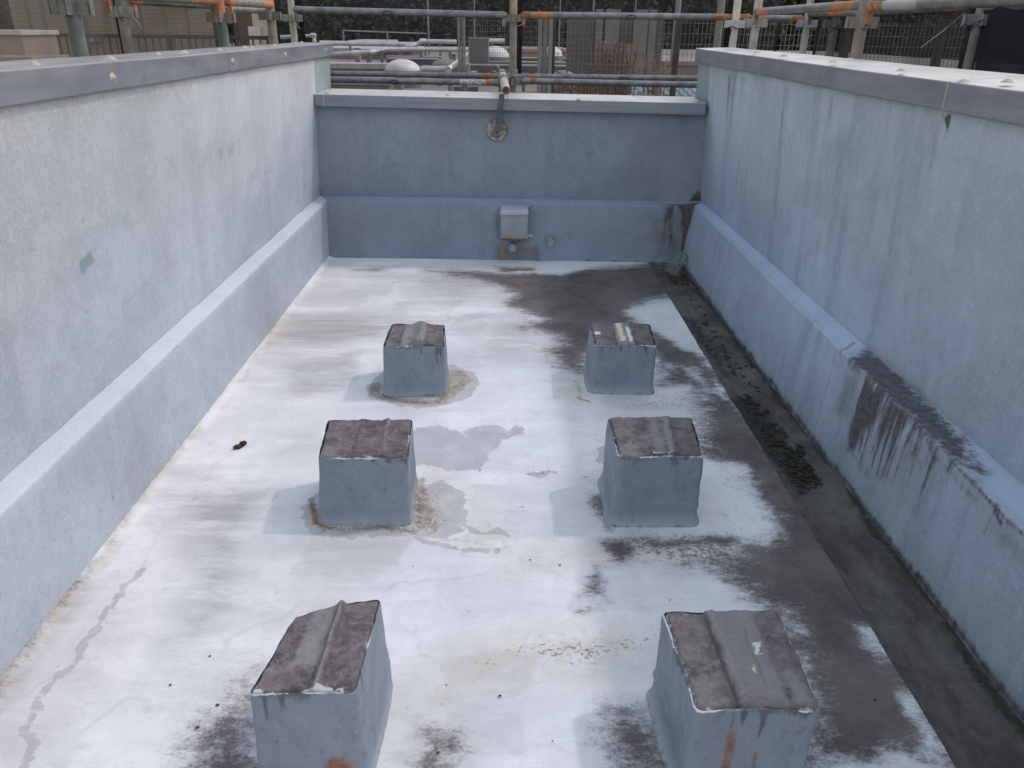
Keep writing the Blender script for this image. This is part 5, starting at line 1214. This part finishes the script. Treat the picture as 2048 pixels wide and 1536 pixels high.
def duct(label, px0, px1, py0, py1, Y, dp=.8):
    x0, x1 = X(px0,Y), X(px1,Y); zt = Zp((px0+px1)/2, py0, Y); zb = Zp((px0+px1)/2, py1, Y)
    T = thing('roof_duct', ((x0+x1)/2,Y,zb), label, 'duct', 'grey ducts on the next roof')
    Geo().box((x0,Y,zb),(x1,Y+dp,zt-.05)).build('casing', UNDER, T)
    g = Geo(); g.box((x0-.03,Y-.03,zt-.048),(x1+.03,Y+dp+.03,zt),.01); g.build('cover', GREYL, T)
    for t in (.12,.5,.88):
        g = Geo(); xx = x0+(x1-x0)*t; g.box((xx-.05,Y+.2,-.02),(xx+.05,Y+.3,zb+.002)); g.build('leg', DKPOST, T)
for i,(a,b,c,d,Y,l) in enumerate(((768,878,113,118,31.5,'rearmost grey duct on the left, mostly hidden'),(770,872,117,130,29.2,'long grey duct on the left behind the skylight dome'),
      (955,1185,116,123,32,'rearmost of the three stacked looking grey ducts on the right'),(948,1185,124,131,29,'middle of the three grey ducts on the right'),(940,1190,131,146,26,'front and deepest of the three grey ducts on the right'))):
    duct(l, a, b, c, d, Y)
T = thing('equipment_cabinet', (X(957,27),27,0), 'tall grey cabinet standing on the next roof behind the fence', 'cabinet')
x0, x1 = X(937,27), X(977,27); zt = Zp(957,76,27)
Geo().box((x0,27,-.02),(x1,28,zt-.03),.01).build('casing', GREYP, T)
Geo().box((x0-.03,26.97,zt-.028),(x1+.03,28.03,zt),.008).build('top', GREYL, T)
for k in range(1,6):
    xx = x0+(x1-x0)*k/6; Geo().box((xx-.008,26.985,.4),(xx+.008,27.002,zt-.08)).build('rib', UNDER, T)
# small stands and blocks
for i, (a, b, c, d, Y, m_, l) in enumerate(((912,921,134,185,19,BEIGE,'beige upright block left of the stub tube'),(921,932,132,152,20,UNDER,'brown upright block between pale ones'),(932,938,128,178,19.5,PALE,'tall pale upright slab left of the stub tube'),
     (943,950,143,180,19,PALE,'short pale slab nearest the stub tube'),(905,918,172,186,16,UNDER,'dark square block low by the end capping'),(935,955,172,186,16,UNDER,'dark wide block low by the end capping'),
     (893,903,160,190,18,GREYL,'light grey stand low by the end capping'),(902,910,108,120,29,BLUE,'pale blue upright under the silver pipe'),(706,716,96,104,33,BEIGE,'cream block behind the long silver pipe'),(782,800,165,185,17.5,GREYL,'grey pump body under the lower rails'))):
    x0, x1 = X(a,Y), X(b,Y); zt = Zp((a+b)/2, c, Y); zb = min(zt-.1, max(-.02, Zp((a+b)/2, d, Y)))
    T = thing('roof_stand', ((x0+x1)/2, Y, -.02), l, 'stand')
    g = Geo(); g.box((x0,Y,-.02),(x1,Y+.3,zt-.03),.01); g.build('column', m_, T); g = Geo(); g.box((x0-.02,Y-.02,zt-.028),(x1+.02,Y+.32,zt),.006); g.build('cap_plate', GREYL if m_ is not PALE else PALE, T)
# pale blue low roof on the right
T = thing('low_shed', (X(1270,13),13.5,-.02), 'low pale blue sheet roof behind the lower rails on the right', 'shed')
g = Geo(); x0, x1 = X(1205,13), X(1440,13); zt = Zp(1300,171,13); g.hexa([(x0,12.2,-.02),(x1,12.2,-.02),(x1,14.6,-.02),(x0,14.6,-.02),(x0,12.2,zt-.25),(x1,12.2,zt-.25),(x1,14.6,zt),(x0,14.6,zt)]); g.build('sheet_roof', BLUE, T)
for k in range(14):
    xx = x0+(x1-x0)*(k+.5)/14; g = Geo(); g.bar((xx,12.18,zt-.246),(xx,14.6,zt+.004),.02,.015); g.build('roof_rib', BLUE, T)
T = thing('tarp_bundle', (X(1125,16),16,-.02), 'pale blue covered bundle right of the dark fence post', 'bundle')
g = Geo(); c = on_y(1126,150,16); g.lathe((c[0],16,c[2]-.25), [(.34,-.6),(.36,-.1),(.33,.12),(.22,.27),(.08,.33),(.0,.34)], 16); g.build('cover', BLUE, T, True)
g = Geo(); g.lathe((c[0],16,c[2]-.25), [(.36,-.02),(.375,.0),(.36,.02)], 16); g.build('rope', DARKWIRE, T)

# plant room with vertical panels behind the fence
T = thing('plant_room', (X(1260,20),20.5,-.02), 'grey plant room with tall vertical panels behind the wire fence', 'plant room')
g = Geo(); x0, x1 = X(1150,20), X(1330,20); zt = 1.9; g.box((x0,20.2,-.02),(x1,22.5,zt)); g.build('wall', m_simple('plant_dark',(.075,.075,.085),(.11,.11,.12),2,.7,0,0), T)
for a, b in ((1192,1206),(1212,1240),(1268,1296),(1299,1313)):
    g = Geo(); g.box((X(a,20),20.1,.0),(X(b,20),20.197,zt+.05),.01); g.build('panel', GREYP, T)
for k in range(6): 
    g = Geo(); xx = X(1243+4.3*k,20); g.box((xx,20.12,.3),(xx+.03,20.19,1.2)); g.build('slat', m_simple('tan_slat',(.24,.21,.17),(.32,.28,.23),3,.8,0,0) if k == 0 else bpy.data.materials['tan_slat'], T)

# wire mesh fences
def fence(label, x0, x1, Y, zb, zt, dx, dz, r, posts, slant=0., group='wire fences', seed=0):
    T = thing('mesh_fence', ((x0+x1)/2, Y, zb), label, 'fence', group)
    g = Geo(); n = int((x1-x0)/dx)
    yy = lambda x: Y+slant*(x-x0)
    for k in range(n+1):
        x = x0+k*dx; g.bar((x,yy(x),zb),(x,yy(x),zt), r, r)
    for k in range(int((zt-zb)/dz)+1):
        z = zb+k*dz; g.bar((x0,Y-r,z),(x1,yy(x1)-r,z), r*1.1, r*1.1)
    g.build('wire_panel', FWIRE, T)
    for (xa, xb, mm, ztp) in posts:
        g = Geo(); y_ = yy((xa+xb)/2); g.box((xa,y_-.05,-.02),(xb,y_+.07,ztp),.006); g.build('post', mm, T)
        g = Geo(); g.box((xa-.01,y_-.06,ztp+.002),(xb+.01,y_+.08,ztp+.02),.004); g.build('post_cap', mm, T)
    return T
Y = 10.
fence('nearer wire mesh fence with dark posts, on the right of the double column', X(1109,Y), 9.0, Y, -.02, Zp(1250,38,Y), .05, .115, .0048,
      [(X(1077,Y),X(1084,Y),GREYL,1.66),(X(1085.5,Y),X(1095,Y),GREYP,1.66),(X(1097,Y),X(1105.5,Y),GREYL,1.66),(X(1106,Y),X(1111,Y),DKPOST,1.64),(X(1352,Y),X(1361,Y),DKPOST,1.64),(X(1690,Y),X(1702,Y),DKPOST,1.64),(X(1880,Y),X(1892,Y),DKPOST,1.64)])
Y = 19.
fence('farther fine wire mesh fence between the light column and the dark post', X(931,Y), X(1080,Y), Y, .35, Zp(1000,38,Y), .055, .11, .0055,
      [(X(915,Y),X(920,Y),GREYL,1.80),(X(921.5,Y),X(925,Y),GREYP,1.80),(X(926,Y),X(930,Y),GREYL,1.80)])
T = thing('roof_railing', (X(770,52),52,-.02), 'thin railing far off in front of the wooded hill', 'railing')
zr = Zp(690,61,52)
for px in (686,774,857): g = Geo(); g.tube([(X(px,52),52,-.02),(X(px,52),52,zr-.0)], .045, 8); g.build('post', GREYL, T)
g = Geo(); g.tube([(X(686,52),52,zr),(X(857,52),52,zr-.12)], .04, 8); g.build('top_rail', GREYL, T)
for lab, px, Y, zt, r in (('slim tall pole before the hill, left of the middle post',857,54,9,.055),('slim pole far off behind the upper rail',949,60,9,.05),('slim pole above the right upper rail',1185,58,9,.055),('faint thin pole right of the plant room',1268,60,9,.04),('pale thick lamp pole near the right corner',1352,24,6,.085),('pale near pole by the white post',1437,12.5,3.5,.06),('thin pole above the near dark fence post',1119,56,9,.045)):
    x = X(px, Y); T = thing('utility_pole', (x,Y,-.02), lab, 'pole')
    g = Geo(); g.tube([(x,Y,-.02),(x,Y,zt*.55),(x,Y,zt)], [r,r*.9,r*.75], 10); g.build('shaft', GREYL, T, True)
    g = Geo(); g.lathe((x,Y,-.02), [(r*2,0),(r*2,.04),(r,.05)], 12); g.build('base_plate', GREYP, T)

# dry reeds growing behind the fence
def reeds(label, px0, px1, py0, Y, n, cols):
    T = thing('dry_reeds', (X((px0+px1)/2,Y),Y,-.02), label, 'dry plant', 'dry reeds behind the fence')
    for ci, mm in enumerate(cols):
        g = Geo()
        for _ in range(n):
            x = X(random.uniform(px0,px1), Y); y = Y+random.uniform(-.4,.4); zt = Zp((px0+px1)/2, py0+random.uniform(0,40), Y)
            lx = random.gauss(0,.10); p = [(x,y,-.02),(x+lx*.4,y,zt*.5),(x+lx,y+random.gauss(0,.06),zt)]
            g.tube(p, [.012,.009,.004], 4, False)
            for _k in range(5):
                t = random.uniform(.35,1); q = Vector(p[0]).lerp(Vector(p[2]), t); d = Vector((random.gauss(0,.10),random.gauss(0,.06),random.uniform(-.06,.12)))
                g.add([q, q+d*.5+Vector((.012,0,.01)), q+d, q+d*.5-Vector((.012,0,.01))], [(0,1,2,3)])
        g.build('stems' if ci == 0 else 'seed_heads', mm, T)
R1, R2, R3 = m_simple('reed_red_brown',(.12,.065,.06),(.20,.11,.095),6,.9,0,0), m_simple('reed_straw',(.24,.19,.13),(.36,.29,.20),6,.9,0,0), m_simple('reed_olive',(.12,.11,.07),(.2,.17,.11),6,.9,0,0)
reeds('dark reddish dry reeds clumped behind the fence', 1200, 1224, 78, 12.5, 26, (R1, R3)); reeds('taller straw coloured dry reeds behind the fence', 1226, 1268, 80, 12.8, 34, (R2, R1)); reeds('sparse dry reeds nearer the right corner', 1308, 1330, 108, 12.8, 16, (R3, R2)); reeds('low tangled dry stems along the foot of the fence', 1112, 1200, 140, 12.2, 40, (R3, R1))

# tiled apartment block on the left
def m_tile():
    M = Mat('small_beige_tile', .55)
    n = M.t.nodes.new('ShaderNodeTexBrick'); mp = M.t.nodes.new('ShaderNodeMapping'); M.t.links.new(M.coord(), mp.inputs[0]); mp.inputs['Rotation'].default_value = (R(90),0,0)
    M.t.links.new(mp.outputs[0], n.inputs['Vector']); n.inputs['Scale'].default_value = 1; n.inputs['Brick Width'].default_value = .20; n.inputs['Row Height'].default_value = .062; n.inputs['Mortar Size'].default_value = .007; n.offset = 0
    n.inputs['Color1'].default_value = (.18,.165,.16,1); n.inputs['Color2'].default_value = (.21,.19,.185,1); n.inputs['Mortar'].default_value = (.15,.135,.13,1)
    c = M.mix(M.mul(M.step(M.noise(.8,4), .4,.7), .35), n.outputs['Color'], (.22,.19,.17)); return M.out(c)
T = thing('tiled_building', (-6.3,13.4,-12), 'beige tiled apartment block on the left, seen through the netting', 'building')
YB = 13.2; TILE = m_tile()
xl, x_m, xr = X(30,YB), X(452,YB), X(512,YB)
def wing(x0, x1, y0, y1, zt, k=1.45):
    return Geo().hexa([(x0,y0,-12),(x1,y0,-12),(x1*k,y1*k,-12),(x0*k,y1*k,-12),(x0,y0,zt),(x1,y0,zt),(x1*k,y1*k,zt),(x0*k,y1*k,zt)])
wing(xl,x_m,YB,YB,7).build('wall', TILE, T)
wing(x_m+.003,xr,YB+.35,YB+.3,6.9).build('plain_bay', m_simple('brown_panel',(.17,.145,.14),(.21,.18,.172),1.5,.7,0,.05), T)
wing(xr+.003,X(561,YB),YB-.15,YB-.2,6.8).build('corner_bay', m_simple('pale_tile',(.30,.28,.26),(.37,.345,.32),2,.7,0,.05), T)
Geo().box((X(505,YB),YB-.22,-12),(X(527,YB),YB-.153,.99+.5)).build('cream_panel', PALE, T)
for px, wd in ((62,.014),(92,.022),(285,.014),(333,.02),(376,.014)):
    g = Geo(); x = X(px,YB); g.box((x-wd,YB-.012,-12),(x+wd,YB-.001,7)); g.build('joint', m_simple('joint_dark_%d'%px,(.15,.135,.13),(.18,.165,.16),2,.8,0,0), T)
g = Geo(); x = X(168,YB); g.tube([(x,YB-.08,Zp(168,80,YB)),(x,YB-.08,7)], .055, 10); g.build('downpipe', GREYL, T, True)
g = Geo(); x = X(178,YB); g.box((x-.16,YB-.16,Zp(178,84,YB)),(x+.16,YB-.002,Zp(178,70,YB)),.01); g.build('vent_box', GREYP, T)
T = thing('balcony_railing', (-6,11.6,-.02), 'dark upright bar railing in front of the tiled block', 'railing')
YR = 11.6; zr = Zp(240,68,YR); g = Geo(); x0, x1 = X(42,YR), X(537,YR); g.box((x0,YR-.03,zr-.05),(x1,YR+.03,zr)); g.build('top_rail', DKPOST, T)
g = Geo(); k = 0; x = x0
while x < x1: g.box((x-.010,YR-.012,-.6),(x+.010,YR+.012,zr-.052)); x += .098
o = g.build('bars', m_simple('railing_bars',(.07,.06,.06),(.11,.10,.095),3,.6,.2,0), T)
for px in (45,160,335,537): g = Geo(); xx = X(px,YR); g.box((xx-.03,YR-.035,-.6),(xx+.03,YR+.035,zr+.003)); g.build('post', DKPOST, T)
props(Geo().box((-30,9.2,-12),(-2.6,13.1,-.6)).build('terrace', m_roof()), None, None, None, 'structure')
for lab, a, b, c, d, Y in (('pale concrete box at the left edge, behind the netting',-30,40,60,86,10.4),('brown concrete step below the pale box at the left edge',-40,48,113,135,9.9)):
    T = thing('concrete_box', (X((a+b)/2,Y),Y,-.6), lab, 'concrete box'); x0, x1 = X(a,Y), X(b,Y); zt = Zp(20,c,Y)
    g = Geo(); g.box((x0,Y,-.6),(x1,Y+.8,zt-.06),.01); g.build('body', BEIGE, T); g = Geo(); g.box((x0-.03,Y-.04,zt-.058),(x1+.03,Y+.84,zt),.01); g.build('top_slab', PALE if c < 100 else BEIGE, T)

# wooded hill
hx = np.linspace(-170,170,90); hy = np.linspace(80,210,40); HX, HY = np.meshgrid(hx, hy, indexing='ij')
def hill_z(x, y): return -12 + 46*np.clip((y-82)/110,0,1)**.9 + 3*np.sin(x*.045+1)+2*np.sin(x*.11+y*.05)
HZ = hill_z(HX, HY)
props(mesh_obj('hill', np.stack([HX.ravel(),HY.ravel(),HZ.ravel()],1), grid_faces(90,40), m_simple('hill_soil',(.014,.018,.012),(.03,.033,.02),.2,.95,0,0), None, True, None, (0,140,-12)), None, None, None, 'structure')
def forest():
    V = []; n_c = 620
    cx = rng.uniform(-75, 75, n_c); cy = 84 + rng.random(n_c)**1.6*34; cz = hill_z(cx, cy)
    keep = []
    for i in range(n_c):
        H = rng.uniform(8,14); Rr = rng.uniform(2.2,3.8); base = np.array([cx[i], cy[i], cz[i]+H*.55])
        m = 330; d = rng.normal(size=(m,3)); d /= np.linalg.norm(d,axis=1)[:,None]
        rad = (rng.random(m)**.33)[:,None]
        lump = 1+.28*np.sin(d[:,:1]*5+i)+.22*np.sin(d[:,2:]*7+2*i)
        c = base + d*rad*lump*np.array([Rr,Rr,H*.48])
        s = rng.uniform(.16,.36,(m,1)); u = rng.normal(size=(m,3)); u /= np.linalg.norm(u,axis=1)[:,None]; w_ = np.cross(u, rng.normal(size=(m,3))); w_ /= np.linalg.norm(w_,axis=1)[:,None]
        V.append(np.stack([c-u*s-w_*s*.5, c+u*s-w_*s*.6, c+u*s*.8+w_*s*.6, c-u*s*.9+w_*s*.5],1).reshape(-1,3)); keep.append(np.full(m*4, rng.random()))
    V = np.concatenate(V); F = np.arange(len(V)).reshape(-1,4)
    M = Mat('hill_leaves', .7, 0, .2); t = M.attr('tone')
    c = M.mix(t, (.020,.028,.019), (.036,.046,.024)); c = M.mix(M.mul(M.step(M.noise(.9,3), .4,.7), .5), c, (.03,.045,.022)); M.out(c)
    o = mesh_obj('forest', V, F, M.m, None, False, dict(tone=np.concatenate(keep)), (0,100,0))
    props(o, 'dark green woodland covering the far hill', None, None, 'stuff')
forest()
#@@BG1@@
